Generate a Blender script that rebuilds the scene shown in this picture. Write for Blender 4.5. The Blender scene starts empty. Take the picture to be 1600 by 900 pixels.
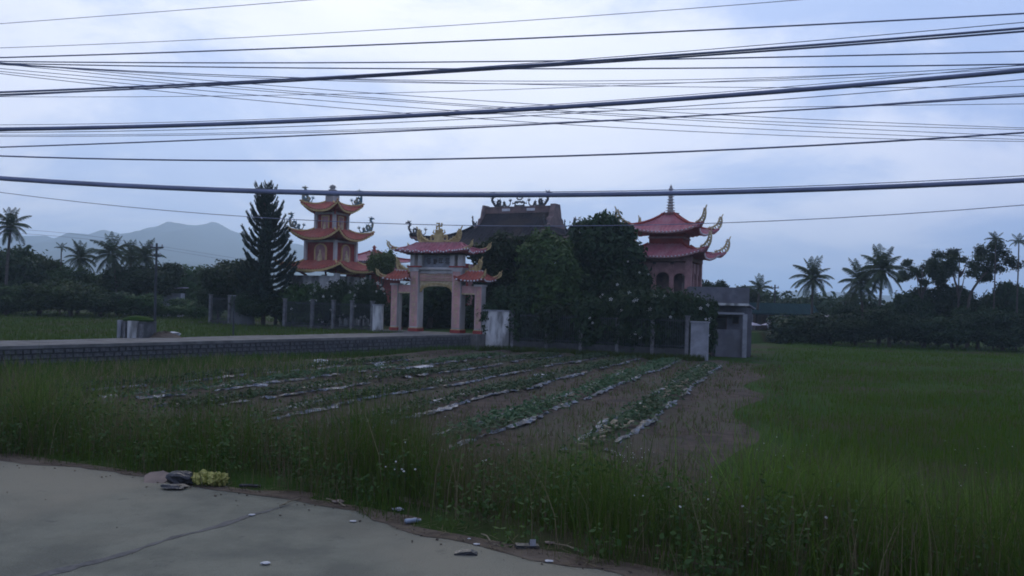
import bpy, math, random
import numpy as np
from mathutils import Vector, Matrix
random.seed(7)
R = math.radians
scene = bpy.context.scene
COL = scene.collection
# ------------------------------------------------------------------ camera
ZC, F, ROLL = 2.3, 1386.0, R(1.5)
HZ = 22.0                                   # horizon below the picture centre, photograph pixels
cam_d = bpy.data.cameras.new('camera'); cam = bpy.data.objects.new('camera', cam_d); COL.objects.link(cam)
cam_d.sensor_width = 36.0; cam_d.lens = 36.0 * F / 1600.0
cam_d.shift_y = HZ / 1600.0
cam_d.clip_start = 0.05; cam_d.clip_end = 20000
cam.location = (0, 0, ZC)
cam.rotation_euler = (Matrix.Rotation(R(90), 3, 'X') @ Matrix.Rotation(ROLL, 3, 'Z')).to_euler()
scene.camera = cam
# ------------------------------------------------------------------ sky, sun, exposure
SUN_EL, SUN_AZ = R(34), R(-8)               # azimuth from +Y, to the right positive
world = bpy.data.worlds.new('World'); scene.world = world; world.use_nodes = True
nt = world.node_tree; nt.nodes.clear()
def N(tree, typ, **kw):
    n = tree.nodes.new(typ)
    for k, v in kw.items():
        if k.startswith('i_'):
            key = k[2:]
            n.inputs[int(key) if key.isdigit() else key.replace('_', ' ')].default_value = v
        else: setattr(n, k, v)
    return n
def math_n(tree, op, a, b=None, clamp=False):
    n = tree.nodes.new('ShaderNodeMath'); n.operation = op; n.use_clamp = clamp
    for i, v in enumerate((a, b)):
        if v is None: continue
        if isinstance(v, (int, float)): n.inputs[i].default_value = v
        else: tree.links.new(v, n.inputs[i])
    return n.outputs[0]
def mixc(tree, f, a, b):
    n = tree.nodes.new('ShaderNodeMix'); n.data_type = 'RGBA'
    for s, v in ((n.inputs[0], f), (n.inputs[6], a), (n.inputs[7], b)):
        if isinstance(v, (int, float)): s.default_value = v
        elif isinstance(v, tuple): s.default_value = (*v, 1)
        else: tree.links.new(v, s)
    return n.outputs[2]
def ramp(tree, fac, lo, hi):
    n = tree.nodes.new('ShaderNodeMapRange'); n.interpolation_type = 'SMOOTHSTEP'
    tree.links.new(fac, n.inputs[0]); n.inputs[1].default_value = lo; n.inputs[2].default_value = hi
    return n.outputs[0]
def build_sky():
    L = nt.links
    sky = N(nt, 'ShaderNodeTexSky', sky_type='NISHITA', sun_disc=False, sun_elevation=SUN_EL, sun_rotation=SUN_AZ)
    sky.air_density = 1.2; sky.dust_density = 2.0
    tc = N(nt, 'ShaderNodeTexCoord')
    sep = N(nt, 'ShaderNodeSeparateXYZ'); L.new(tc.outputs['Generated'], sep.inputs[0])
    zz = math_n(nt, 'ADD', math_n(nt, 'MAXIMUM', sep.outputs[2], 0.0), 0.22)
    comb = N(nt, 'ShaderNodeCombineXYZ')
    L.new(math_n(nt, 'DIVIDE', sep.outputs[0], zz), comb.inputs[0]); L.new(math_n(nt, 'DIVIDE', sep.outputs[1], zz), comb.inputs[1])
    def cloud(scale, detail, off, rough=0.55, dist=0.4):
        mp = N(nt, 'ShaderNodeMapping'); mp.inputs['Location'].default_value = off
        L.new(comb.outputs[0], mp.inputs[0])
        n = N(nt, 'ShaderNodeTexNoise', i_Scale=scale, i_Detail=detail, i_Roughness=rough, i_Distortion=dist)
        L.new(mp.outputs[0], n.inputs['Vector']); return n.outputs[0]
    big = ramp(nt, cloud(0.95, 9, (12.3, 4.5, 0), 0.6), 0.40, 0.58)
    fine = ramp(nt, cloud(2.6, 8, (5.1, 2.2, 3), 0.6), 0.35, 0.72)
    # glow of the cloud sheet round the hidden sun
    sd = Vector((math.sin(SUN_AZ)*math.cos(SUN_EL), math.cos(SUN_AZ)*math.cos(SUN_EL), math.sin(SUN_EL)))
    dot = N(nt, 'ShaderNodeVectorMath', operation='DOT_PRODUCT'); L.new(tc.outputs['Generated'], dot.inputs[0]); dot.inputs[1].default_value = sd
    glow = ramp(nt, dot.outputs['Value'], 0.40, 1.0)
    # thin cloud tinted by where it hangs: cool blue-violet gaps, whiter sheets
    gap = mixc(nt, fine, (0.21, 0.31, 0.64), (0.30, 0.39, 0.72))
    sheet = mixc(nt, fine, (0.43, 0.48, 0.78), (0.62, 0.65, 0.89))
    c = mixc(nt, big, gap, sheet)
    lit = mixc(nt, big, (0.42, 0.54, 0.82), (0.85, 0.88, 0.97))
    c = mixc(nt, math_n(nt, 'MULTIPLY', glow, 0.78), c, lit)
    bg1 = N(nt, 'ShaderNodeBackground'); L.new(sky.outputs[0], bg1.inputs[0]); bg1.inputs[1].default_value = 0.07
    bg2 = N(nt, 'ShaderNodeBackground'); L.new(c, bg2.inputs[0]); bg2.inputs[1].default_value = 1.14
    mx = N(nt, 'ShaderNodeMixShader'); mx.inputs[0].default_value = 0.86
    L.new(bg1.outputs[0], mx.inputs[1]); L.new(bg2.outputs[0], mx.inputs[2])
    out = N(nt, 'ShaderNodeOutputWorld'); L.new(mx.outputs[0], out.inputs[0])
build_sky()
sun_d = bpy.data.lights.new('sun', 'SUN'); sun = bpy.data.objects.new('sun', sun_d); COL.objects.link(sun)
sun_d.energy = 0.5; sun_d.angle = R(20); sun_d.color = (1.0, 0.95, 0.88)
sun.location = (0, 0, 60)
sun.rotation_euler = Vector((-math.sin(SUN_AZ)*math.cos(SUN_EL), -math.cos(SUN_AZ)*math.cos(SUN_EL), -math.sin(SUN_EL))).to_track_quat('-Z', 'Y').to_euler()
vs = scene.view_settings
vs.view_transform = 'Standard'; vs.look = 'None'; vs.exposure = 0.28; vs.gamma = 1.0; vs.use_curve_mapping = False
scene.render.engine = 'CYCLES'
cy = scene.cycles
cy.use_denoising = True; cy.max_bounces = 6; cy.diffuse_bounces = 3; cy.glossy_bounces = 2; cy.transmission_bounces = 3
cy.volume_bounces = 3; cy.transparent_max_bounces = 6; cy.filter_width = 1.8
# ------------------------------------------------------------------ picture <-> place
cr, sr = math.cos(ROLL), math.sin(ROLL)
def ray(px, py):
    u, v = px - 800.0, 450.0 - py + HZ
    return ((u*cr - v*sr)/F, 1.0, (u*sr + v*cr)/F)
def P(px, py, Y):
    d = ray(px, py); return Vector((d[0]*Y, Y, ZC + d[2]*Y))
def G(px, py, z=0.0):
    d = ray(px, py); Y = (z - ZC)/d[2]; return Vector((d[0]*Y, Y, z))
TH = R(27)                                   # the road runs along (cos,-sin); the temple stands square to it
T = Vector((math.cos(TH), -math.sin(TH), 0)); M = Vector((math.sin(TH), math.cos(TH), 0))
def AB(a, b, z=0.0): return T*a + M*b + Vector((0, 0, z))
def toab(p): return p.x*T.x + p.y*T.y, p.x*M.x + p.y*M.y
# ------------------------------------------------------------------ materials
def mat(name, c1, c2=None, scale=3.0, rough=0.85, bump=0.0, bscale=None, detail=6, lo=0.35, hi=0.65, spec=0.3, stretch=None, metal=0.0, c3=None, s3=0.3, speck=None):
    m = bpy.data.materials.new(name); m.use_nodes = True; t = m.node_tree
    b = t.nodes['Principled BSDF']; b.inputs['Roughness'].default_value = rough
    b.inputs['Specular IOR Level'].default_value = spec; b.inputs['Metallic'].default_value = metal
    tc = N(t, 'ShaderNodeTexCoord'); vec = tc.outputs['Object']
    if stretch:
        mp = N(t, 'ShaderNodeMapping'); mp.inputs['Scale'].default_value = stretch; t.links.new(vec, mp.inputs[0]); vec = mp.outputs[0]
    if c2 is None: c2 = tuple(x*0.7 for x in c1)
    n = N(t, 'ShaderNodeTexNoise', i_Scale=scale, i_Detail=detail, i_Roughness=0.62); t.links.new(vec, n.inputs['Vector'])
    col = mixc(t, ramp(t, n.outputs[0], lo, hi), c1, c2)
    if c3:
        n3 = N(t, 'ShaderNodeTexNoise', i_Scale=s3, i_Detail=4); t.links.new(vec, n3.inputs['Vector'])
        col = mixc(t, ramp(t, n3.outputs[0], 0.45, 0.62), col, c3)
    if speck:
        for sc_, lo_, hi_ in ((38.0, .60, .72), (2.3, .60, .78)):
            n4 = N(t, 'ShaderNodeTexNoise', i_Scale=sc_, i_Detail=5, i_Roughness=.7); t.links.new(vec, n4.inputs['Vector'])
            col = mixc(t, math_n(t, 'MULTIPLY', ramp(t, n4.outputs[0], lo_, hi_), .85), col, speck)
    t.links.new(col, b.inputs['Base Color'])
    if bump:
        n2 = N(t, 'ShaderNodeTexNoise', i_Scale=bscale or scale*4, i_Detail=5); t.links.new(vec, n2.inputs['Vector'])
        bp = N(t, 'ShaderNodeBump', i_Strength=bump, i_Distance=0.05); t.links.new(n2.outputs[0], bp.inputs['Height'])
        t.links.new(bp.outputs[0], b.inputs['Normal'])
    return m
def leaf_mat(name, c1, c2, c3=None, trans=0.25, rough=0.6):
    m = bpy.data.materials.new(name); m.use_nodes = True; t = m.node_tree
    b = t.nodes['Principled BSDF']; b.inputs['Roughness'].default_value = rough; b.inputs['Specular IOR Level'].default_value = 0.12
    g = N(t, 'ShaderNodeNewGeometry'); oi = N(t, 'ShaderNodeObjectInfo')
    col = mixc(t, g.outputs['Random Per Island'], c1, c2)
    tc = N(t, 'ShaderNodeTexCoord'); n = N(t, 'ShaderNodeTexNoise', i_Scale=1.7, i_Detail=3); t.links.new(tc.outputs['Object'], n.inputs['Vector'])
    if c3: col = mixc(t, ramp(t, n.outputs[0], 0.45, 0.68), col, c3)
    hs = N(t, 'ShaderNodeHueSaturation'); t.links.new(col, hs.inputs['Color'])
    t.links.new(math_n(t, 'ADD', math_n(t, 'MULTIPLY', oi.outputs['Random'], 0.5), 0.75), hs.inputs['Value'])
    t.links.new(math_n(t, 'ADD', math_n(t, 'MULTIPLY', oi.outputs['Random'], 0.03), 0.485), hs.inputs['Hue'])
    t.links.new(hs.outputs[0], b.inputs['Base Color'])
    tr = N(t, 'ShaderNodeBsdfTranslucent'); t.links.new(hs.outputs[0], tr.inputs[0])
    mx = N(t, 'ShaderNodeMixShader'); mx.inputs[0].default_value = trans
    t.links.new(b.outputs[0], mx.inputs[1]); t.links.new(tr.outputs[0], mx.inputs[2])
    t.links.new(mx.outputs[0], t.nodes['Material Output'].inputs[0])
    return m
MT = {}
MT['concrete'] = mat('concrete', (0.17, 0.165, 0.15), (0.105, 0.103, 0.094), 1.2, bump=0.2, spec=.03)
MT['road'] = mat('road', (0.190, 0.190, 0.142), (0.130, 0.132, 0.102), 1.1, 0.92, 0.6, 55, c3=(0.22, 0.206, 0.15), s3=0.22, spec=.08, speck=(0.07, 0.07, 0.062))
MT['joint'] = mat('tar', (0.055, 0.055, 0.052), (0.10, 0.098, 0.09), 7)
MT['dirt'] = mat('dirt', (0.11, 0.086, 0.062), (0.065, 0.052, 0.04), 5, 0.95, 0.5, 30, c3=(0.12, 0.098, 0.074), s3=1.2, spec=.1)
MT['ground'] = mat('ground', (0.018, 0.044, 0.006), (0.028, 0.054, 0.009), 0.5, 0.95, 0.4, 12, c3=(0.040, 0.038, 0.020), s3=0.16, spec=.05)
MT['meadow'] = mat('meadow', (0.058, 0.075, 0.024), (0.075, 0.085, 0.03), 0.6, 0.95, 0.4, 8)
MT['soil'] = mat('soil', (0.085, 0.066, 0.052), (0.045, 0.038, 0.032), 2.2, 0.95, 1.0, 14, c3=(0.072, 0.066, 0.048), s3=0.4, spec=.05)
MT['plastic'] = mat('mulch_plastic', (0.145, 0.168, 0.20), (0.055, 0.06, 0.068), 4.5, 0.5, 0.9, 11, spec=0.35, lo=0.40, hi=0.62, c3=(0.06, 0.055, 0.045), s3=1.6)
MT['straw'] = mat('straw', (0.24, 0.20, 0.13), (0.14, 0.115, 0.075), 6)
MT['white_plastic'] = mat('white_plastic', (0.46, 0.47, 0.47), (0.32, 0.33, 0.33), 5, 0.6)
MT['worn_panel'] = mat('worn_panel', (0.10, 0.105, 0.10), (0.06, 0.064, 0.06), 1.5, 0.9, 0.3, stretch=(1, 1, .4))
MT['old_post'] = mat('old_post', (0.17, 0.17, 0.165), (0.09, 0.09, 0.09), 3, 0.9, 0.3)
MT['house_wall'] = mat('house_wall', (0.16, 0.16, 0.175), (0.10, 0.10, 0.11), 1.1, 0.9, 0.3, c3=(0.12, 0.12, 0.125), s3=0.6)
MT['stone'] = mat('stone', (0.11, 0.112, 0.11), (0.06, 0.062, 0.062), 2.5, 0.9, 0.5, 12)
MT['mortar'] = mat('mortar', (0.055, 0.055, 0.052), (0.035, 0.036, 0.034), 3)
MT['whitewash'] = mat('whitewash', (0.56, 0.56, 0.52), (0.42, 0.42, 0.39), 1.6, 0.9, 0.15, 8, c3=(0.17, 0.17, 0.155), s3=1.5, stretch=(1, 1, .3))
MT['grey_plaster'] = mat('grey_plaster', (0.30, 0.31, 0.32), (0.20, 0.205, 0.21), 1.3, 0.9, 0.2)
MT['pale_stone'] = mat('pale_stone', (0.58, 0.55, 0.50), (0.44, 0.41, 0.38), 2.0, 0.85, 0.15, c3=(0.34, 0.32, 0.29), s3=.8, stretch=(1, 1, .4))
MT['pink'] = mat('pink_plaster', (0.62, 0.36, 0.31), (0.50, 0.27, 0.24), 2.5, 0.8, 0.15, c3=(0.44, 0.28, 0.24), s3=1.0, stretch=(1, 1, .5))
MT['dusky_pink'] = mat('dusky_pink', (0.42, 0.23, 0.21), (0.29, 0.16, 0.15), 1.8, 0.85, 0.2)
MT['red_wall'] = mat('red_wall', (0.32, 0.055, 0.042), (0.22, 0.04, 0.034), 2.0, 0.8)
MT['red_tile'] = mat('red_tile', (0.38, 0.095, 0.062), (0.24, 0.062, 0.045), 2.6, 0.75, 0.4, 7, c3=(0.30, 0.10, 0.075), s3=0.8)
MT['pink_tile'] = mat('pink_tile', (0.37, 0.12, 0.135), (0.25, 0.082, 0.098), 2.2, 0.7, 0.4, 7, c3=(0.33, 0.15, 0.16), s3=0.7)
MT['dark_tile'] = mat('dark_tile', (0.033, 0.031, 0.034), (0.020, 0.019, 0.021), 1.6, 0.9, 0.5, 6, c3=(0.042, 0.034, 0.030), s3=0.5, spec=.1)
MT['cream'] = mat('cream_trim', (0.62, 0.45, 0.19), (0.48, 0.34, 0.14), 2.2, 0.75)
MT['gold'] = mat('gold_paint', (0.54, 0.42, 0.19), (0.36, 0.26, 0.11), 5, 0.65, 0.3, 16, spec=0.3)
MT['pale_gold'] = mat('pale_gold_paint', (0.56, 0.46, 0.27), (0.38, 0.29, 0.16), 5, 0.65)
MT['blue_dragon'] = mat('blue_glaze', (0.06, 0.17, 0.24), (0.12, 0.20, 0.18), 6, 0.5, c3=(0.25, 0.22, 0.13), s3=3.0)
MT['dark_dragon'] = mat('dark_glaze', (0.045, 0.05, 0.055), (0.07, 0.065, 0.06), 5, 0.6)
MT['ridge'] = mat('ridge_plaster', (0.22, 0.15, 0.13), (0.13, 0.10, 0.095), 1.5, 0.9, 0.3)
MT['white'] = mat('white_paint', (0.70, 0.70, 0.70), (0.58, 0.58, 0.58), 5)
MT['dark'] = mat('dark_recess', (0.03, 0.028, 0.026), (0.02, 0.02, 0.02), 4)
MT['wood'] = mat('dark_wood', (0.075, 0.045, 0.03), (0.045, 0.03, 0.02), 6)
MT['iron'] = mat('iron', (0.045, 0.05, 0.055), (0.03, 0.033, 0.036), 6, 0.6)
MT['brick'] = mat('brick', (0.20, 0.14, 0.12), (0.13, 0.10, 0.09), 4, 0.9, 0.3)
MT['green_metal'] = mat('green_metal', (0.020, 0.042, 0.045), (0.014, 0.030, 0.033), 1.5, 0.95, stretch=(3, 0.3, 1), spec=0.0)
MT['zinc'] = mat('zinc', (0.36, 0.34, 0.40), (0.26, 0.24, 0.28), 2, 0.6)
MT['trunk'] = mat('bark', (0.10, 0.085, 0.07), (0.055, 0.047, 0.04), 6, 0.95, 0.6, 18)
MT['cable'] = mat('cable_rubber', (0.17, 0.20, 0.29), (0.13, 0.155, 0.22), 2, 0.65, spec=0.3)
MT['hill'] = mat('hill_forest', (0.035, 0.055, 0.035), (0.05, 0.07, 0.04), 0.012, 0.95)
MT['leaf_dark'] = leaf_mat('leaf_dark', (0.020, 0.040, 0.017), (0.034, 0.058, 0.022), (0.026, 0.05, 0.018))
MT['leaf_mid'] = leaf_mat('leaf_mid', (0.032, 0.062, 0.02), (0.052, 0.088, 0.028), (0.04, 0.08, 0.02))
MT['leaf_fresh'] = leaf_mat('leaf_fresh', (0.045, 0.095, 0.026), (0.075, 0.13, 0.04), (0.055, 0.11, 0.028))
MT['leaf_light'] = leaf_mat('leaf_light', (0.07, 0.12, 0.03), (0.11, 0.15, 0.045), (0.09, 0.13, 0.05))
MT['needle'] = leaf_mat('needle', (0.020, 0.040, 0.026), (0.032, 0.055, 0.034), trans=0.1)
MT['frond'] = leaf_mat('frond', (0.040, 0.062, 0.030), (0.060, 0.085, 0.042), trans=0.2)
MT['grass'] = leaf_mat('grass', (0.034, 0.075, 0.010), (0.080, 0.122, 0.020), (0.056, 0.086, 0.017), 0.3, 0.85)
MT['grass_pale'] = leaf_mat('grass_pale', (0.075, 0.140, 0.018), (0.13, 0.19, 0.04), (0.095, 0.15, 0.025), 0.3, 0.8)
MT['paddy'] = leaf_mat('paddy', (0.046, 0.112, 0.006), (0.078, 0.150, 0.010), (0.060, 0.120, 0.008), 0.35, 0.85)
MT['dry_grass'] = leaf_mat('dry_grass', (0.105, 0.088, 0.050), (0.18, 0.15, 0.088), (0.12, 0.094, 0.060), 0.25, 0.85)
MT['weed'] = leaf_mat('weed', (0.034, 0.070, 0.018), (0.070, 0.110, 0.030), (0.045, 0.080, 0.026), 0.3, 0.7)
MT['vine'] = leaf_mat('vine', (0.034, 0.075, 0.034), (0.056, 0.10, 0.046), (0.06, 0.082, 0.04), 0.3, 0.7)
MT['petal'] = leaf_mat('petal', (0.62, 0.62, 0.55), (0.75, 0.75, 0.70), trans=0.3)
MT['yellow_bag'] = mat('yellow_bag', (0.34, 0.33, 0.085), (0.24, 0.23, 0.06), 9, 0.6, 0.8, 14)
MT['cardboard'] = mat('cardboard', (0.22, 0.17, 0.13), (0.16, 0.125, 0.10), 5)
MT['black_bag'] = mat('black_bag', (0.022, 0.024, 0.026), (0.035, 0.036, 0.038), 6, 0.4, 0.8, 10)
MT['bottle'] = mat('bottle_plastic', (0.26, 0.31, 0.36), (0.17, 0.20, 0.24), 6, 0.3, spec=0.5)
# ------------------------------------------------------------------ mesh helpers
class MB:
    def __init__(s): s.v = []; s.f = []
    def add(s, vs, fs):
        o = len(s.v); s.v += [tuple(x) for x in vs]; s.f += [tuple(i+o for i in f) for f in fs]; return s
    def box(s, c, d, rot=None, bev=0.0):
        x, y, z = d[0]/2, d[1]/2, d[2]/2
        vs = [Vector(p) for p in ((-x,-y,-z),(x,-y,-z),(x,y,-z),(-x,y,-z),(-x,-y,z),(x,-y,z),(x,y,z),(-x,y,z))]
        if rot is not None: vs = [rot @ v for v in vs]
        c = Vector(c)
        return s.add([v+c for v in vs], [(0,3,2,1),(4,5,6,7),(0,1,5,4),(1,2,6,5),(2,3,7,6),(3,0,4,7)])
    def bar(s, p0, p1, w, h=None):
        p0, p1 = Vector(p0), Vector(p1); d = p1-p0
        q = d.to_track_quat('X', 'Z').to_matrix()
        return s.box((p0+p1)/2, (d.length, w, h or w), q)
    def tube(s, pts, rad, n=6, cap=True):
        pts = [Vector(p) for p in pts]
        if isinstance(rad, (int, float)): rad = [rad]*len(pts)
        o = len(s.v); up = Vector((0.13, 0.37, 0.92))
        for i, p in enumerate(pts):
            d = (pts[min(i+1, len(pts)-1)] - pts[max(i-1, 0)])
            if d.length < 1e-9: d = Vector((0, 0, 1))
            d.normalize(); a = d.cross(up)
            if a.length < 1e-3: a = d.cross(Vector((1, 0, 0)))
            a.normalize(); b = d.cross(a)
            up = -b if (-b).dot(up) > 0 else b
            for k in range(n):
                t = 2*math.pi*k/n; s.v.append(tuple(p + (a*math.cos(t)+b*math.sin(t))*rad[i]))
        for i in range(len(pts)-1):
            for k in range(n):
                s.f.append((o+i*n+k, o+i*n+(k+1) % n, o+(i+1)*n+(k+1) % n, o+(i+1)*n+k))
        if cap:
            s.f.append(tuple(o+k for k in range(n))[::-1]); s.f.append(tuple(o+(len(pts)-1)*n+k for k in range(n)))
        return s
    def lathe(s, prof, n=12, c=(0, 0, 0)):
        o = len(s.v)
        for r, z in prof:
            for k in range(n):
                t = 2*math.pi*k/n; s.v.append((c[0]+r*math.cos(t), c[1]+r*math.sin(t), c[2]+z))
        for i in range(len(prof)-1):
            for k in range(n): s.f.append((o+i*n+k, o+i*n+(k+1) % n, o+(i+1)*n+(k+1) % n, o+(i+1)*n+k))
        s.f.append(tuple(o+k for k in range(n))[::-1]); s.f.append(tuple(o+(len(prof)-1)*n+k for k in range(n)))
        return s
    def prism(s, poly, y0, y1):                    # polygon in x,z extruded along y
        n = len(poly); vs = [(x, y0, z) for x, z in poly] + [(x, y1, z) for x, z in poly]
        fs = [tuple(range(n)), tuple(range(2*n-1, n-1, -1))] + [(i, i+n, (i+1) % n+n, (i+1) % n) for i in range(n)]
        return s.add(vs, fs)
    def xf(s, m):
        s.v = [tuple(m @ Vector(v)) for v in s.v]; return s
    def join(s, o, m=None):
        return s.add([m @ Vector(v) for v in o.v] if m else o.v, o.f)
    def mesh(s, name, m=None, smooth=False):
        me = bpy.data.meshes.new(name); me.from_pydata(s.v, [], s.f); me.update()
        if m: me.materials.append(MT[m] if isinstance(m, str) else m)
        if smooth: me.polygons.foreach_set('use_smooth', [True]*len(me.polygons))
        return me
    def build(s, name, m, parent=None, loc=None, smooth=False, rz=0.0):
        o = obj(name, s.mesh(name, m, smooth), parent, loc, rz)
        if name in ('tile_ends', 'inscription', 'floral_relief', 'carved_scrolls', 'coconuts'): o['kind'] = 'stuff'
        return o
def obj(name, me, parent=None, loc=None, rz=0.0):
    o = bpy.data.objects.new(name, me); COL.objects.link(o)
    if parent: o.parent = parent
    if loc is not None: o.location = loc
    o.rotation_euler.z = rz
    return o
def tag(o, label=None, cat=None, group=None, kind=None):
    if label: o['label'] = label
    if cat: o['category'] = cat
    if group: o['group'] = group
    if kind: o['kind'] = kind
    return o
def empty(name, loc, rz=0.0, label=None, cat=None, group=None):
    o = bpy.data.objects.new(name, None); COL.objects.link(o); o.location = loc; o.rotation_euler.z = rz
    o.empty_display_size = 0.3
    return tag(o, label, cat, group)
def np_mesh(name, verts, faces, m, smooth=False):   # equal-sized faces, numpy arrays
    me = bpy.data.meshes.new(name); nv, (nf, k) = len(verts), faces.shape
    me.vertices.add(nv); me.vertices.foreach_set('co', np.ascontiguousarray(verts, dtype=np.float32).ravel())
    me.loops.add(nf*k); me.loops.foreach_set('vertex_index', np.ascontiguousarray(faces, dtype=np.int32).ravel())
    me.polygons.add(nf); me.polygons.foreach_set('loop_start', np.arange(0, nf*k, k, dtype=np.int32))
    me.polygons.foreach_set('loop_total', np.full(nf, k, dtype=np.int32))
    if smooth: me.polygons.foreach_set('use_smooth', np.ones(nf, dtype=bool))
    me.update(calc_edges=True); me.materials.append(MT[m] if isinstance(m, str) else m)
    return me
def crom(pts, n=6):
    pts = [Vector(p) for p in pts]; out = []
    for i in range(len(pts)-1):
        p0, p1, p2, p3 = pts[max(i-1, 0)], pts[i], pts[i+1], pts[min(i+2, len(pts)-1)]
        for k in range(n):
            t = k/n
            out.append(0.5*((2*p1)+(p2-p0)*t+(2*p0-5*p1+4*p2-p3)*t*t+(3*p1-p0-3*p2+p3)*t**3))
    out.append(pts[-1]); return out
rng = np.random.default_rng(11)
def smooth_noise(x, y, seed=0):
    r = np.random.default_rng(seed); v = 0
    for k in range(7):
        a = r.uniform(0, 2*np.pi); fr = 2**(k*0.55); ph = r.uniform(0, 6.28)
        v = v + np.sin((x*np.cos(a)+y*np.sin(a))*fr+ph)/fr**0.7
    return v/2.6
def sstep(x, a, b):
    t = np.clip((x-a)/(b-a), 0, 1); return t*t*(3-2*t)
# ------------------------------------------------------------------ terrain
ROAD_B = 7.75
_EA = [-160, -60, -16, -11.6, -9.2, -6.6, -4.5, -3.7, -2.75, 0, 30, 90]; _EB = [7.2, 7.3, 7.4, 7.62, 7.92, 7.92, 7.52, 7.42, 7.2, 7.0, 6.7, 6.7]
def road_edge(a): return np.interp(a, _EA, _EB) + .05*np.sin(a*1.7)+.04*np.sin(a*4.3+1)
CW0, CW1 = G(0, 541, 0), G(735, 522.5, 0)            # near edge of the causeway to the gate
CWdir = (CW1-CW0).normalized(); CWn = Vector((-CWdir.y, CWdir.x, 0))   # towards its far side
CW0 = CW0 - CWdir*22
GATE = G(682, 518.8, 0)
GA, GB = toab(GATE)
ZF = -1.1
FENCE_B = GB + 0.1
def side_cw(x, y): return (x-CW0.x)*CWn.x + (y-CW0.y)*CWn.y    # >0 on the causeway and beyond
HOUSE_A = toab(G(1172, 548, ZF))[0]
def height(x, y):
    a = x*T.x+y*T.y; b = x*M.x+y*M.y
    f = ZF*sstep(b, road_edge(a)+0.5, road_edge(a)+5.0)
    n = smooth_noise(x*0.5, y*0.5, 3)*0.06
    f = f + n*sstep(b, ROAD_B, ROAD_B+2)
    s = side_cw(x, y)
    left = -0.14 + n*0.6
    f = np.where(s > 0.4, np.where(b > ROAD_B+0.3, left, f), f)
    yard = (b > FENCE_B+0.25) & (a < HOUSE_A-3.0)
    f = np.where(yard, -0.12 + n*0.2, f)
    f = np.where(b < road_edge(a)+0.05, -0.06, f)
    far = np.sqrt(x*x+y*y)
    return f - 0*far
def axis_vals(lo, hi, step, far):
    core = np.arange(lo, hi, step); g = [hi]; d = step
    while g[-1] < far: d *= 1.28; g.append(g[-1]+d)
    h = [lo]; d = step
    while h[-1] > -far: d *= 1.28; h.append(h[-1]-d)
    return np.concatenate([np.array(h[:0:-1]), core, np.array(g)])
def build_ground():
    A = axis_vals(-75, 45, 0.4, 4200); B = axis_vals(4, 66, 0.4, 4200)
    ga, gb = np.meshgrid(A, B, indexing='ij'); x = ga*T.x+gb*M.x; y = ga*T.y+gb*M.y
    z = height(x, y)
    v = np.stack([x, y, z], -1).reshape(-1, 3)
    na, nb = len(A), len(B); i, j = np.meshgrid(np.arange(na-1), np.arange(nb-1), indexing='ij')
    f = np.stack([i*nb+j, (i+1)*nb+j, (i+1)*nb+j+1, i*nb+j+1], -1).reshape(-1, 4)
    tag(obj('ground', np_mesh('ground', v, f, 'ground', True)), 'rough green and brown ground', kind='structure')
build_ground()
def sheet(name, pts, z, m, kind='structure', label=None, div=0.5):
    mb = MB(); mb.add([(p[0], p[1], z) for p in pts], [tuple(range(len(pts)))])
    return tag(mb.build(name, m), label, kind=kind)
def build_road():
    pts = []; a = -160.0
    while a < 90:
        e = float(road_edge(a))+random.uniform(-.04, .04)
        if a < -16: e += 0.0
        pts.append(AB(a, e)); a += 0.22 if -20 < a < 8 else 2.0
    low = [AB(90, -9), AB(-160, -9)]
    r = sheet('road', pts + low, 0.0, 'road', label='grey worn concrete road surface in the foreground')
    j0, j1 = G(30, 912), G(452, 789)
    mb = MB(); n = 60; d = (j1-j0); j0 = j0 - d*1.5
    d = j1-j0; side = Vector((-d.y, d.x, 0)).normalized(); L = []; Rr = []
    for k in range(n+1):
        c = j0 + d*(k/n) + side*(0.02*math.sin(k*0.7)+random.uniform(-.012, .012)); w = 0.028+.016*math.sin(k*.37)+random.uniform(0, .035)
        if k > 52: w *= (n-k+2)/10
        L.append(c+side*w); Rr.append(c-side*w)
    vs = [(p.x, p.y, 0.004) for p in L] + [(p.x, p.y, 0.004) for p in Rr]
    mb.add(vs, [(k, k+n+1, k+n+2, k+1) for k in range(n)])
    mb.build('joint_seam', 'joint', r)
    # litter of soil along the edge of the road
    pts = []; a = -60.0
    up = []; dn = []
    while a < 30:
        e = float(road_edge(a))
        dn.append(AB(a, e-0.02-0.10*abs(math.sin(a*0.9+2))-random.uniform(0, .09))); up.append(AB(a, e+0.75+0.2*math.sin(a*2))); a += 0.2
    mb = MB(); n = len(up); vs = [(p.x, p.y, 0.006) for p in dn]+[(p.x, p.y, -0.02) for p in up]
    mb.add(vs, [(k, k+1, k+n+1, k+n) for k in range(n-1)])
    tag(mb.build('roadside_dirt', 'dirt'), 'brown dirt along the broken road edge', kind='structure')
build_road()
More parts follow.
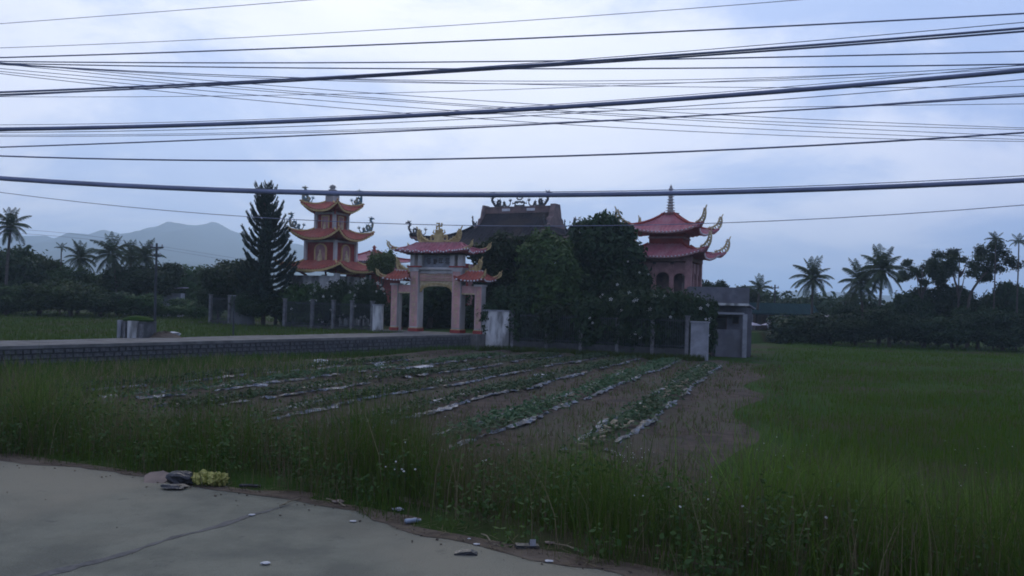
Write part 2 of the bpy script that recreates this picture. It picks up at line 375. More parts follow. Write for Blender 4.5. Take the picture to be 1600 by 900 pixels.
def build_causeway():
    W = 3.9; L = (CW1-CW0).length + 0.6
    # top slab, widening at the gate
    e0, e1 = CW0, CW0+CWdir*L
    f1 = e1 + CWn*W; f0 = e0 + CWn*W
    gl = GATE - T*4.6; gr = GATE + T*4.1
    mb = MB(); n = 60; vs = []
    for k in range(n+1):
        t = k/n; p = e0+(e1-e0)*t; q = f0+(f1-f0)*t + CWn*(0.15*math.sin(k*0.8)+random.uniform(-.1, .1))
        z = 0.0
        vs += [(p.x, p.y, z), (q.x, q.y, z), (p.x, p.y, -0.14), (q.x, q.y, -0.3)]
    fs = []
    for k in range(n):
        o = 4*k
        fs += [(o, o+4, o+5, o+1), (o+2, o+6, o+4, o), (o+1, o+5, o+7, o+3)]
    fs += [(4*n, 4*n+2, 4*n+3, 4*n+1)]
    mb.add(vs, fs)
    apron = [gl-M*1.3, gr-M*1.3, gr+M*.6, gl+M*.6]
    mb.add([(p.x, p.y, 0.004) for p in apron]+[(p.x, p.y, -1.2) for p in apron], [(0, 1, 2, 3), (0, 4, 5, 1), (1, 5, 6, 2), (2, 6, 7, 3), (3, 7, 4, 0)])
    tag(mb.build('causeway', 'concrete'), 'raised concrete path leading to the temple gate', kind='structure')
    wall = empty('retaining_wall', (CW0.x, CW0.y, ZF), 0, 'dark rough stone wall holding up the raised path to the gate', 'wall')
    base = MB(); o0 = Vector((0, 0, 0)); q1 = CWdir*L
    def bx(d0, d1, off0, off1, z0, z1, mb):
        a, b, c, d = CWdir*d0+CWn*off0, CWdir*d1+CWn*off0, CWdir*d1+CWn*off1, CWdir*d0+CWn*off1
        mb.add([(p.x, p.y, z0) for p in (a, b, c, d)]+[(p.x, p.y, z1) for p in (a, b, c, d)], [(0, 3, 2, 1), (4, 5, 6, 7), (0, 1, 5, 4), (1, 2, 6, 5), (2, 3, 7, 6), (3, 0, 4, 7)])
    bx(0, L, 0.06, 0.4, -0.4, 0.95, base)
    base.build('mortar_core', 'mortar', wall)
    # individual stones, nearest 300 as objects
    metas = []
    rows = [(-0.12+0.215*i) for i in range(5)]
    for ri, z in enumerate(rows):
        x = random.uniform(0, .3)
        while x < L-0.3:
            w = random.uniform(0.24, 0.5); metas.append((x+w/2, z+0.1, w, random.uniform(0.17, 0.205), random.uniform(0.08, 0.13))); x += w+0.03
    def stone_mb(k):
        r = random.Random(k); m = MB(); m.box((0, 0, 0), (1, 1, 1))
        m.v = [(x*(0.86 if y < 0 else 1)*r.uniform(.92, 1.02), y*r.uniform(.8, 1.1), z*(0.84 if y < 0 else 1)*r.uniform(.9, 1.03)) for x, y, z in m.v]; return m
    variants = [stone_mb(k) for k in range(5)]; meshes = [v.mesh('stone', 'stone') for v in variants]
    ang = math.atan2(CWdir.y, CWdir.x)
    vis = [m for m in metas if m[0] > 17]; vis.sort(key=lambda m: m[0]); far = vis[300:] + [m for m in metas if m[0] <= 17]
    for i, (x, z, w, h, t) in enumerate(vis[:300]):
        s = obj('stone', meshes[i % 5], wall, CWdir*x + Vector((0, 0, z)) + CWn*0.05, ang); s.scale = (w, t, h)
    j = MB()
    for i, (x, z, w, h, t) in enumerate(far):
        m4 = Matrix.Translation(CWdir*x+Vector((0, 0, z))+CWn*0.05) @ Matrix.Rotation(ang, 4, 'Z') @ Matrix.Diagonal((w, t, h, 1))
        j.join(variants[i % 5], m4)
    tag(j.build('stones', 'stone', wall), kind='stuff')
build_causeway()
def build_mountains():
    prof = [(-900, 395), (-500, 372), (-250, 380), (-80, 368), (30, 372), (70, 366), (95, 374), (130, 369), (165, 357), (180, 363), (200, 369), (225, 361), (262, 352), (285, 345), (305, 353), (330, 349), (352, 356), (372, 364), (405, 368), (450, 374), (500, 384), (560, 398), (640, 412), (760, 428), (900, 440), (1100, 452), (1300, 458), (1330, 455), (1420, 470), (1700, 462), (2100, 455)]
    xs = np.array([p[0] for p in prof], float); ys = np.array([p[1] for p in prof], float)
    cols = np.arange(-900, 2101, 6.0); Y0 = 2600.0; rows = np.linspace(-1, 1, 25)
    V = []
    for px in cols:
        top = P(px, float(np.interp(px, xs, ys)), Y0)
        for r in rows:
            yy = Y0 + r*1500; k = 1-abs(r)
            zt = top.z*(k**1.15)
            nz = float(smooth_noise(np.array(top.x*0.006), np.array(yy*0.006), 5))*26*(1-k)*k*2 + float(smooth_noise(np.array(top.x*0.03), np.array(yy*0.02), 8))*9*k
            V.append((top.x*(1+0.12*r), yy, max(-3.0, zt+nz-3)))
    nb = len(rows); na = len(cols); i, j = np.meshgrid(np.arange(na-1), np.arange(nb-1), indexing='ij')
    f = np.stack([i*nb+j, (i+1)*nb+j, (i+1)*nb+j+1, i*nb+j+1], -1).reshape(-1, 4)
    tag(obj('hills', np_mesh('hills', np.array(V), f, 'hill', True)), 'hazy blue wooded mountains on the horizon', kind='structure')
build_mountains()
# ------------------------------------------------------------------ roofs and ornaments
def roof(ex, ey, rx, ry, ze, zt, lift, rib=0.26, bump=0.05, rows=9, conc=1.5, flare=0.12, thick=0.1):
    """hipped roof with upswept corners; local, eave half sizes ex,ey, top half sizes rx,ry"""
    top = MB(); eaves = []; hips = []
    def surf(el, eo, rl, ro, x_frac_at, v):
        pass
    for side in range(4):
        el, eo, rl, ro = (ex, ey, rx, ry) if side % 2 == 0 else (ey, ex, ry, rx)
        ang = [0, math.pi/2, math.pi, -math.pi/2][side]; ca, sa = math.cos(ang), math.sin(ang)
        n = max(8, int(2*el/rib)); xs = np.linspace(-el, el, n*4+1)
        grid = []
        for r in range(rows+1):
            v = r/rows; h = rl+(el-rl)*v; o = ro+(eo-ro)*v
            row = []
            for xi in xs:
                x = max(-h, min(h, xi)); u = abs(x)/h if h > 1e-6 else 0
                uu = abs(x)/el
                w = (u**3.2)*v*v
                z = zt+(ze-zt)*(1-(1-v)**conc) + lift*(u**2.6)*(v**1.6)
                z += bump*(0.5+0.5*math.cos(2*math.pi*(xi+el)/(2*el)*n))*(1 if abs(xi) <= h else 0)
                fx = x*(1+flare*w); fy = -o*(1+flare*w)
                row.append(Vector((fx*ca-fy*sa, fx*sa+fy*ca, z)))
            grid.append(row)
        m = len(xs); o0 = len(top.v)
        for row in grid: top.v += [tuple(p) for p in row]
        for r in range(rows):
            for i in range(m-1):
                a, b, c, d = o0+r*m+i, o0+r*m+i+1, o0+(r+1)*m+i+1, o0+(r+1)*m+i
                top.f.append((a, d, c, b))
        # soffit: eave edge back to a lower inner line
        o1 = len(top.v)
        inn = 0.55
        for i in range(m):
            p = grid[rows][i]; top.v.append((p.x, p.y, p.z-thick))
        for i in range(m):
            p = grid[rows][i]; q = Vector((p.x*inn, p.y*inn, ze-thick*0.5)); top.v.append(tuple(q))
        for i in range(m-1):
            e = o0+rows*m+i
            top.f.append((e, o1+i, o1+i+1, e+1)); top.f.append((o1+i, o1+m+i, o1+m+i+1, o1+i+1))
        eaves.append(grid[rows]); hips.append([grid[r][-1] for r in range(rows+1)])
    return top, eaves, hips
def eave_band(eaves, h, t=0.08, drop=0.0, sides=(0, 1, 2, 3)):
    mb = MB()
    for k in sides:
        e = eaves[k]; n = len(e); o = len(mb.v); c = Vector((0, 0, 0))
        mid = e[n//2]; out = Vector((mid.x, mid.y, 0)).normalized()
        for p in e:
            q = p + out*0.012; q2 = q - out*t
            mb.v += [tuple(q+Vector((0, 0, 0.02-drop))), tuple(q-Vector((0, 0, h+drop))), tuple(q2-Vector((0, 0, h+drop))), tuple(q2+Vector((0, 0, 0.02-drop)))]
        for i in range(n-1):
            a = o+4*i; b = a+4
            for j in range(4): mb.f.append((a+j, b+j, b+(j+1) % 4, a+(j+1) % 4))
        mb.f.append((o, o+1, o+2, o+3)); a = o+4*(n-1); mb.f.append((a+3, a+2, a+1, a))
    return mb
def eave_dots(eaves, step, r, sides=(0, 1), drop=0.06):
    mb = MB()
    for k in sides:
        e = eaves[k]; n = len(e); mid = e[n//2]; out = Vector((mid.x, mid.y, 0)).normalized()
        acc = 0.0; last = e[0]
        for p in e:
            acc += (p-last).length; last = p
            if acc >= step:
                acc = 0
                c = p+out*0.03-Vector((0, 0, drop)); side = Vector((-out.y, out.x, 0))
                ring = [c+side*(r*math.cos(t))+Vector((0, 0, r*math.sin(t))) for t in [i*math.pi/3 for i in range(6)]]
                mb.add([x+out*0.05 for x in ring]+ring, [tuple(range(6)), tuple(range(11, 5, -1))]+[(i, i+6, (i+1) % 6+6, (i+1) % 6) for i in range(6)])
    return mb
def dragon(L, H, r=0.07):
    """a crawling dragon in the x,z plane, tail at x=0, reared head at x=L"""
    mb = MB()
    pts = [Vector((.02*L, 0, .42*H)), Vector((0, 0, .28*H))]
    for i in range(46):                                        # coiling body: loops growing towards the head
        t = i/45; ph = -2.2+2*math.pi*2.35*t; a = H*(.11+.16*t)
        pts.append(Vector((L*(.08+.70*t)+a*1.05*math.sin(ph)*.9, .05*math.sin(ph*.5), a*1.05+H*.03-a*math.cos(ph))))
    e = pts[-1]; pts += crom([e, Vector((.90*L, 0, .30*H)), Vector((.99*L, 0, .55*H)), Vector((.92*L, 0, .82*H)), Vector((.98*L, 0, .99*H)), Vector((1.09*L, 0, .95*H))], 4)[1:]
    n = len(pts)
    rad = [r*(0.35+0.65*min(1, 1.6*i/n))*(1 if i < n-5 else 1.35-0.16*(i-n+5)) for i in range(n)]
    mb.tube(pts, rad, 6)
    for i in range(3, n-3, 2):                                # mane and back fins
        p = pts[i]; d = (pts[i+1]-pts[i-1]).normalized(); up = Vector((-d.z, 0, d.x))
        if up.z < 0 and abs(d.x) > .3: up = -up
        q = p+up*rad[i]*2.3-d*rad[i]
        mb.tube([p, q], [rad[i]*0.6, 0.006], 4)
    for k in range(6):                                        # tail fan
        t = R(40+k*22); c = Vector((0.02*L, 0, .40*H)); mb.tube([c, c+Vector((math.cos(t), 0, math.sin(t)))*H*(.30-.03*abs(k-2.5))], [r*.45, .006], 4)
    hd = pts[-1]
    for dx, dz in ((-.18, .22), (-.28, .1), (.16, .07), (.17, -.08), (-.25, -.05), (-.08, .26)):
        mb.tube([hd, hd+Vector((dx*H, 0, dz*H))], [r*.7, .008], 4)
    for x, s in ((.30, -1), (.70, 1)):
        c = Vector((x*L, 0, .18*H)); mb.tube([c+Vector((0, 0, .1*H)), c+Vector((.06*L*s, .06, -.04*H)), c+Vector((.11*L*s, .06, -.17*H))], [r*.7, r*.55, r*.3], 5)
    return mb
def flourish(S, r=0.05):
    """openwork scroll sweeping up from a roof corner; grows along +x, tip at about (1.05 S, 0.95 S)"""
    mb = MB()
    sp = crom([(-.25*S, 0, -.06*S), (.15*S, 0, -.10*S), (.55*S, 0, -.05*S), (.88*S, 0, .18*S), (1.0*S, 0, .52*S), (.98*S, 0, .80*S), (1.08*S, 0, 1.0*S)], 5)
    n = len(sp); mb.tube(sp, [r*1.5*(1-.7*i/n) for i in range(n)], 6)
    inner = crom([(.0*S, 0, .06*S), (.35*S, 0, .17*S), (.62*S, 0, .34*S), (.78*S, 0, .60*S), (.86*S, 0, .84*S)], 5)
    mb.tube(inner, [r*.8]*len(inner), 5)
    for k in range(8):                                        # rings and spurs between spine and inner curve
        t = k/8; a = sp[int((.18+.72*t)*(n-1))]; b = inner[int(t*(len(inner)-1))]; c = (a+b)/2; rr = max(.03*S, (a-b).length*.36)
        mb.tube([c+Vector((rr*math.cos(u), 0, rr*math.sin(u))) for u in [i*2*math.pi/8 for i in range(9)]], r*.55, 4, False)
        d = Vector((-.55+.2*t, 0, .8)).normalized(); mb.tube([b, b+d*S*(.10+.05*math.sin(k*2.4))], [r*.7, .006], 4)
    return mb
def finial(tiers, h, r0, r1):
    prof = [(r0*1.5, 0), (r0*1.6, h*.03), (r0*1.0, h*.06)]
    for k in range(tiers):
        t = k/tiers; r = r0+(r1-r0)*t; z = h*(.08+.72*t); dz = h*.72/tiers
        prof += [(r*.72, z), (r*.66, z+dz*.55), (r*1.15, z+dz*.66), (r*1.05, z+dz*.8), (r*.7, z+dz*.98)]
    prof += [(r1*.9, h*.82), (r1*1.2, h*.85), (r1*.6, h*.89), (r1*.75, h*.92), (r1*.25, h*.97), (.01, h)]
    return MB().lathe(prof, 8)
def hip_caps(parent, hips, r, m, name='hip_ridge'):
    for h in hips:
        p = [q+Vector((0, 0, r*.6)) for q in h]; MB().tube(p, r, 6).build(name, m, parent)
def rot_z(a): return Matrix.Rotation(a, 4, 'Z')
def tower_ornament(parent, mb_fn, m, hips, which, name, inset=0.0, dz=0.0, flip=False):
    for k in which:
        tip = hips[k][-1]; a = math.atan2(tip.y, tip.x)
        p = tip - Vector((math.cos(a), math.sin(a), 0))*inset + Vector((0, 0, dz))
        mb_fn().xf(Matrix.Translation(p) @ rot_z(a)).build(name, m, parent)
# ------------------------------------------------------------------ left tower (three roofs, blue dragons)
def left_tower():
    Y = 77.0; c = P(514.5, 500, Y); base = empty('pagoda_tower', (c.x, c.y, -0.12), -R(24), 'three-tiered red bell tower with blue dragons on its upswept roof corners', 'tower')
    z = lambda py: P(516, py, Y).z + 0.12
    s = F/Y; b = base
    # lower storey
    w0 = 2.35
    MB().box((0, 0, z(432)/2), (2*w0-.3, 2*w0-.3, z(432))).build('wall', 'whitewash', b)
    for sx in (-1, 1):
        for sy in (-1, 1): MB().box((sx*w0, sy*w0, z(428)/2), (.36, .36, z(428))).build('column', 'whitewash', b)
    def storey(hw, z0, z1, arched):
        MB().box((0, 0, (z0+z1)/2), (2*hw-.12, 2*hw-.12, z1-z0)).build('wall', 'red_wall', b)
        for sx in (-1, 1):
            for sy in (-1, 1): MB().box((sx*hw, sy*hw, (z0+z1)/2), (.26, .26, z1-z0)).build('column', 'pale_stone', b)
        for k in range(4):
            m = rot_z(k*math.pi/2); h = z1-z0; ww = hw*.42
            MB().box((0, -hw-.01, z0+.10), (2*hw-.3, .14, .16)).xf(m).build('base_moulding', 'pale_stone', b)
            MB().box((0, -hw-.01, z1-.10), (2*hw-.3, .14, .16)).xf(m).build('frieze', 'pale_stone', b)
            a0, a1 = z0+.22, z1-.28
            def arch(w, lo, hi, rad):
                if not rad: return [(-w, lo), (w, lo), (w, hi), (-w, hi)]
                return [(-w, lo), (w, lo)] + [(w*math.cos(t), hi-w*.8+w*.8*math.sin(t)) for t in [i*math.pi/8 for i in range(9)]]
            fr = MB().prism(arch(ww, a0, a1, arched), -hw-.03, -hw+.15).xf(m).build('window', 'cream', b)
            MB().prism(arch(ww*.76, a0+.1, a1-.1, arched), -hw-.055, -hw+.1).xf(m).build('niche_panel', 'dusky_pink', fr)
            fg = MB(); fg.lathe([(.02, 0), (ww*.42, .04), (ww*.36, h*.16), (ww*.22, h*.30), (ww*.12, h*.34), (ww*.17, h*.39), (ww*.12, h*.45), (.01, h*.47)], 8, (0, -hw-.06, a0+.14))
            fg.xf(m).build('relief_figure', 'pale_gold', fr)
    storey(1.52, z(412)-.25, z(377), True)
    storey(0.95, z(364)-.3, z(333), False)
    for (ex, top, ze, zt, lift, rib) in ((2.95, 1.62, z(423), z(408), .62, .27), (2.35, 1.02, z(374), z(358), .78, .25), (1.72, .42, z(330), z(316), .72, .22)):
        mb, ev, hp = roof(ex, ex, top, top, ze, zt, lift, rib, conc=1.35)
        rf = mb.build('roof', 'red_tile', b, smooth=False)
        eave_band(ev, .17, .09, .04).build('eave_trim', 'cream', rf)
        dots = eave_dots(ev, rib, .055, (0, 1, 2, 3), 0.0); dots.build('tile_ends', 'red_wall', rf)
        hip_caps(rf, hp, .075, 'cream')
        L = ex*.62; wr = 1.0 if ex > 2 else 1.1
        for k in ((1, 3) if ex < 2.9 else ()):
            tip = hp[k][-1]; a = math.atan2(tip.y, tip.x); st = hp[k][3]
            d = dragon(L*.9, 1.05, .095).xf(Matrix.Translation(tip-Vector((math.cos(a), math.sin(a), 0))*L*.84+Vector((0, 0, -.20))) @ rot_z(a) @ Matrix.Rotation(-math.atan2(lift*.55, L), 4, 'Y'))
            d.build('dragon_ornament', 'blue_dragon', b)
        # brackets below the corners
        for k in range(4):
            tip = hp[k][-1]; q = Vector((tip.x*.40*wr, tip.y*.40*wr, ze-.62)); MB().bar(q, Vector((tip.x*.60, tip.y*.60, ze-.02)), .12, .2).build('corner_bracket', 'red_wall', b)
    fz = z(313)
    MB().box((0, 0, fz), (.86, .86, .95)).build('finial_base', 'pale_stone', b)
    f = finial(3, z(289)-fz-.4, .40, .26); f.xf(Matrix.Translation((0, 0, fz+.44))).build('finial', 'pale_stone', b, smooth=False)
left_tower()
# ------------------------------------------------------------------ right tower (two roofs, open lower storey)
def right_tower():
    Y = 69.0; c = P(1043, 500, Y); b = empty('pavilion_tower', (c.x, c.y, -0.12), -R(23), 'two-roofed red pavilion tower with tall ringed spire and pale scroll corners', 'tower')
    z = lambda py: P(1043, py, Y).z + 0.12
    s = F/Y
    hw = 1.95
    for sx in (-1, 1):
        for sy in (-1, 1): MB().box((sx*hw, sy*hw, z(405)/2), (.45, .45, z(405))).build('column', 'dusky_pink', b)
    for k in range(4):                                    # arched screens between the columns
        m = rot_z(k*math.pi/2)
        for sx in (-1, 1): MB().box((sx*.68, -hw, z(415)/2), (.3, .3, z(415))).xf(m).build('mullion_post', 'dusky_pink', b)
        MB().box((0, -hw, .55), (2*hw-.4, .16, 1.1)).xf(m).build('parapet', 'pink', b)
        for cx, w in ((-1.27, .44), (0, .53), (1.27, .44)):
            zt, zb = z(412), z(436)
            poly = [(cx-w, zb), (cx-w, zt), (cx+w, zt), (cx+w, zb)] + [(cx+w*math.cos(t), zb+w*.9*math.sin(t)) for t in [i*math.pi/8 for i in range(1, 8)]]
            MB().prism(poly, -hw-.07, -hw+.07).xf(m).build('arch_panel', 'dusky_pink', b)
    MB().box((0, 0, z(403)-.1), (2*hw+.5, 2*hw+.5, .5)).build('beam', 'dusky_pink', b)
    MB().box((0, .2, z(405)/2), (2.5, 2.2, z(405)-.02)).build('sky_blocking_core', 'ridge', b)  # added dark core, keeps the bright sky from showing through the arches
    for x in (-.75, .75): MB().prism([(x-.3, .2), (x+.3, .2)]+[(x+.3*math.cos(t), 3.2+.3*math.sin(t)) for t in [i*math.pi/8 for i in range(9)]], -.95, -.85).build('core_arch', 'wood', b)  # dark arched shapes on the added core
    MB().box((0, 0, z(379)), (2.6, 2.6, 1.3)).build('wall', 'red_wall', b)
    MB().box((0, 0, z(373)), (2.72, 2.72, .14)).build('frieze', 'dusky_pink', b)
    for (ex, top, ze, zt, lift, S) in ((3.0, 1.35, z(404), z(383), .55, 1.35), (2.55, .35, z(366), z(334), .5, 1.25)):
        mb, ev, hp = roof(ex, ex, top, top, ze, zt, lift, .27, conc=1.3, flare=.13)
        rf = mb.build('roof', 'pink_tile', b)
        eave_band(ev, .11, .09, .03).build('eave_trim', 'dusky_pink', rf)
        eave_dots(ev, .28, .05, (0, 1, 2, 3), .03).build('tile_ends', 'white', rf)
        hip_caps(rf, hp, .10, 'red_wall')
        for k in range(4):
            tip = hp[k][-1]; a = math.atan2(tip.y, tip.x)
            flourish(S, .085).xf(Matrix.Translation(tip-Vector((math.cos(a), math.sin(a), 0))*S*.42+Vector((0, 0, .06))) @ rot_z(a)).build('corner_scroll', 'pale_gold', b)
            st = [tip*.72+Vector((0, 0, tip.z*.28-.15)), tip+Vector((0, 0, -.16)), tip+Vector((math.cos(a)*.45, math.sin(a)*.45, .12))]
            MB().tube(st, [.2, .2, .1], 6).build('corner_upsweep', 'pink_tile', b)
    fz = z(336); sp = finial(8, z(288)-fz, .34, .16); sp.xf(Matrix.Translation((0, 0, fz))).build('spire', 'pale_stone', b)
    MB().lathe([(.5, 0), (.62, .1), (.75, .24), (.5, .2), (.3, .3)], 10, (0, 0, fz-.1)).build('lotus_base', 'dusky_pink', b)
right_tower()
# ------------------------------------------------------------------ main hall
def main_hall():
    Y = 84.0; c = P(807, 500, Y); b = empty('temple_hall', (c.x, c.y, -0.12), -R(26), 'large temple hall with dark tiled roof and dragons along its ridge', 'temple')
    z = lambda py: P(816, py, Y).z + 0.12
    MB().box((0, 0, 2.9), (11.5, 8.0, 5.8)).build('wall', 'dusky_pink', b)
    for x in (-5.6, -2.8, 0, 2.8, 5.6): MB().lathe([(.3, 0), (.28, .2), (.22, .3), (.22, 5.6), (.3, 5.8)], 10, (x, -5.0, 0)).build('column', 'red_wall', b)
    for x in (-4.2, -1.4, 1.4, 4.2):
        d = MB().box((x, -4.03, 1.6), (1.8, .12, 3.0)).build('door', 'wood', b); MB().box((x, -4.1, 1.6), (.05, .06, 2.8)).build('door_stile', 'gold', d)
    mb, ev, hp = roof(7.3, 5.6, 3.9, 1.9, z(392), z(357), 1.0, .34, .09, 12, 1.5, .12, .14)
    rf = mb.build('roof', 'dark_tile', b)
    eave_band(ev, .16, .1, .04).build('eave_trim', 'ridge', rf); hip_caps(rf, hp, .13, 'dark_tile')
    # upper gabled part
    zr, zb = z(333), z(359); hx = 3.45
    up = MB(); n = 26; rows = 6
    for sgn in (-1, 1):
        o = len(up.v); nx = n*4+1
        for r in range(rows+1):
            t = r/rows
            for i in range(nx):
                x = -hx+2*hx*i/(nx-1); zz = zr+(zb-zr)*(1-(1-t)**1.35)+.05*(.5+.5*math.cos(2*math.pi*i/4)); up.v.append((x, sgn*(.15+1.95*t), zz))
        for r in range(rows):
            for i in range(nx-1):
                a = o+r*nx+i; up.f.append((a, a+1, a+nx+1, a+nx) if sgn > 0 else (a, a+nx, a+nx+1, a+1))
    up.build('upper_roof', 'dark_tile', rf)
    for sx in (-1, 1):                                     # stepped gable ends
        g = MB(); prof = [(-2.15, zb-.25), (2.15, zb-.25), (2.05, zb+.25), (1.55, zb+.4), (1.35, zb+.95), (.95, zb+1.1), (.8, zr+.1), (.55, zr+.75), (-.55, zr+.75), (-.8, zr+.1), (-.95, zb+1.1), (-1.35, zb+.95), (-1.55, zb+.4), (-2.05, zb+.25)]
        g.prism([(p[0], p[1]) for p in prof], sx*hx+(-.22 if sx < 0 else 0), sx*hx+(0 if sx < 0 else .5))
        g.v = [(y, x, zz) for x, y, zz in g.v]; g.f = [f[::-1] for f in g.f]
        g.build('gable_end', 'ridge', rf)
        for sy in (-1, 1): dragon(.8, .8, .06).xf(Matrix.Translation((sx*(hx+.2), sy*1.7, zb+.2)) @ rot_z(sy*math.pi/2)).build('gable_ornament', 'dark_dragon', rf)
    rb = MB().box((0, 0, zr+.24), (2*hx, .42, .5)).build('ridge_wall', 'ridge', rf)
    MB().box((0, 0, zr+.55), (2*hx+.3, .52, .12)).build('ridge_cap', 'ridge', rf)
    for x in (-1.3, 1.3): MB().box((x, -.24, zr+.30), (.82, .06, .24)).build('ridge_panel', 'white', rb)
    zt = zr+.6
    for sx in (-1, 1):
        d = dragon(2.0, 1.25, .12)
        m = Matrix.Translation((sx*.95, 0, zt)) @ (Matrix.Identity(4) if sx > 0 else rot_z(math.pi)); d.xf(m).build('dragon_ornament', 'dark_dragon', rf)
    o = MB()                                              # flaming disc between the dragons
    o.tube([(0.28*math.cos(t), 0, .95+.28*math.sin(t)) for t in [i*math.pi/8 for i in range(17)]], .06, 6, False)
    for k in range(14):
        t = k*2*math.pi/14; o.tube([(.3*math.cos(t), 0, .95+.3*math.sin(t)), (.45*math.cos(t), 0, .95+.45*math.sin(t))], [.05, .01], 4)
    o.lathe([(.02, -.1), (.1, -.08), (.1, .08), (.02, .1)], 8, (0, 0, .95))
    for sx in (-1, 1):
        o.tube(crom([(0, 0, .1), (sx*.35, 0, .12), (sx*.5, 0, .38), (sx*.3, 0, .5), (sx*.2, 0, .3)], 4), .07, 5); o.tube([(sx*.2, 0, .42), (sx*.75, 0, .3), (sx*.7, 0, .55)], [.08, .06, .01], 5)
    o.box((0, 0, .08), (1.0, .25, .16)).box((0, 0, .45), (.5, .2, .14))
    o.xf(Matrix.Translation((0, 0, zt))).build('sun_disc_ornament', 'dark_dragon', rf)
    for k in range(4):
        tip = hp[k][-1]; a = math.atan2(tip.y, tip.x)
        dragon(1.6, 1.15, .09).xf(Matrix.Translation(tip-Vector((math.cos(a), math.sin(a), 0))*1.5) @ rot_z(a)).build('corner_dragon', 'dark_dragon', rf)
main_hall()
def pavilion():
    Y = 96.0; c = P(582, 500, Y); b = empty('small_pavilion', (c.x, c.y, -0.12), -R(24), 'small red roofed pavilion half hidden between the bell tower and gate', 'pavilion')
    z = lambda py: P(582, py, Y).z + .12
    MB().box((0, 0, z(412)/2), (4.2, 4.2, z(412))).build('wall', 'red_wall', b)
    mb, ev, hp = roof(2.9, 2.9, .3, .3, z(409), z(393), .35, .27); rf = mb.build('roof', 'pink_tile', b)
    eave_dots(ev, .28, .06, (0, 1)).build('tile_ends', 'white', rf); hip_caps(rf, hp, .1, 'red_wall')
    finial(2, z(383)-z(395), .3, .15).xf(Matrix.Translation((0, 0, z(395)))).build('finial', 'red_wall', b)
    mb, ev, hp = roof(4.0, 4.0, 2.2, 2.2, z(428), z(417), .4, .3); rf = mb.build('roof', 'pink_tile', b); hip_caps(rf, hp, .1, 'red_wall')
pavilion()
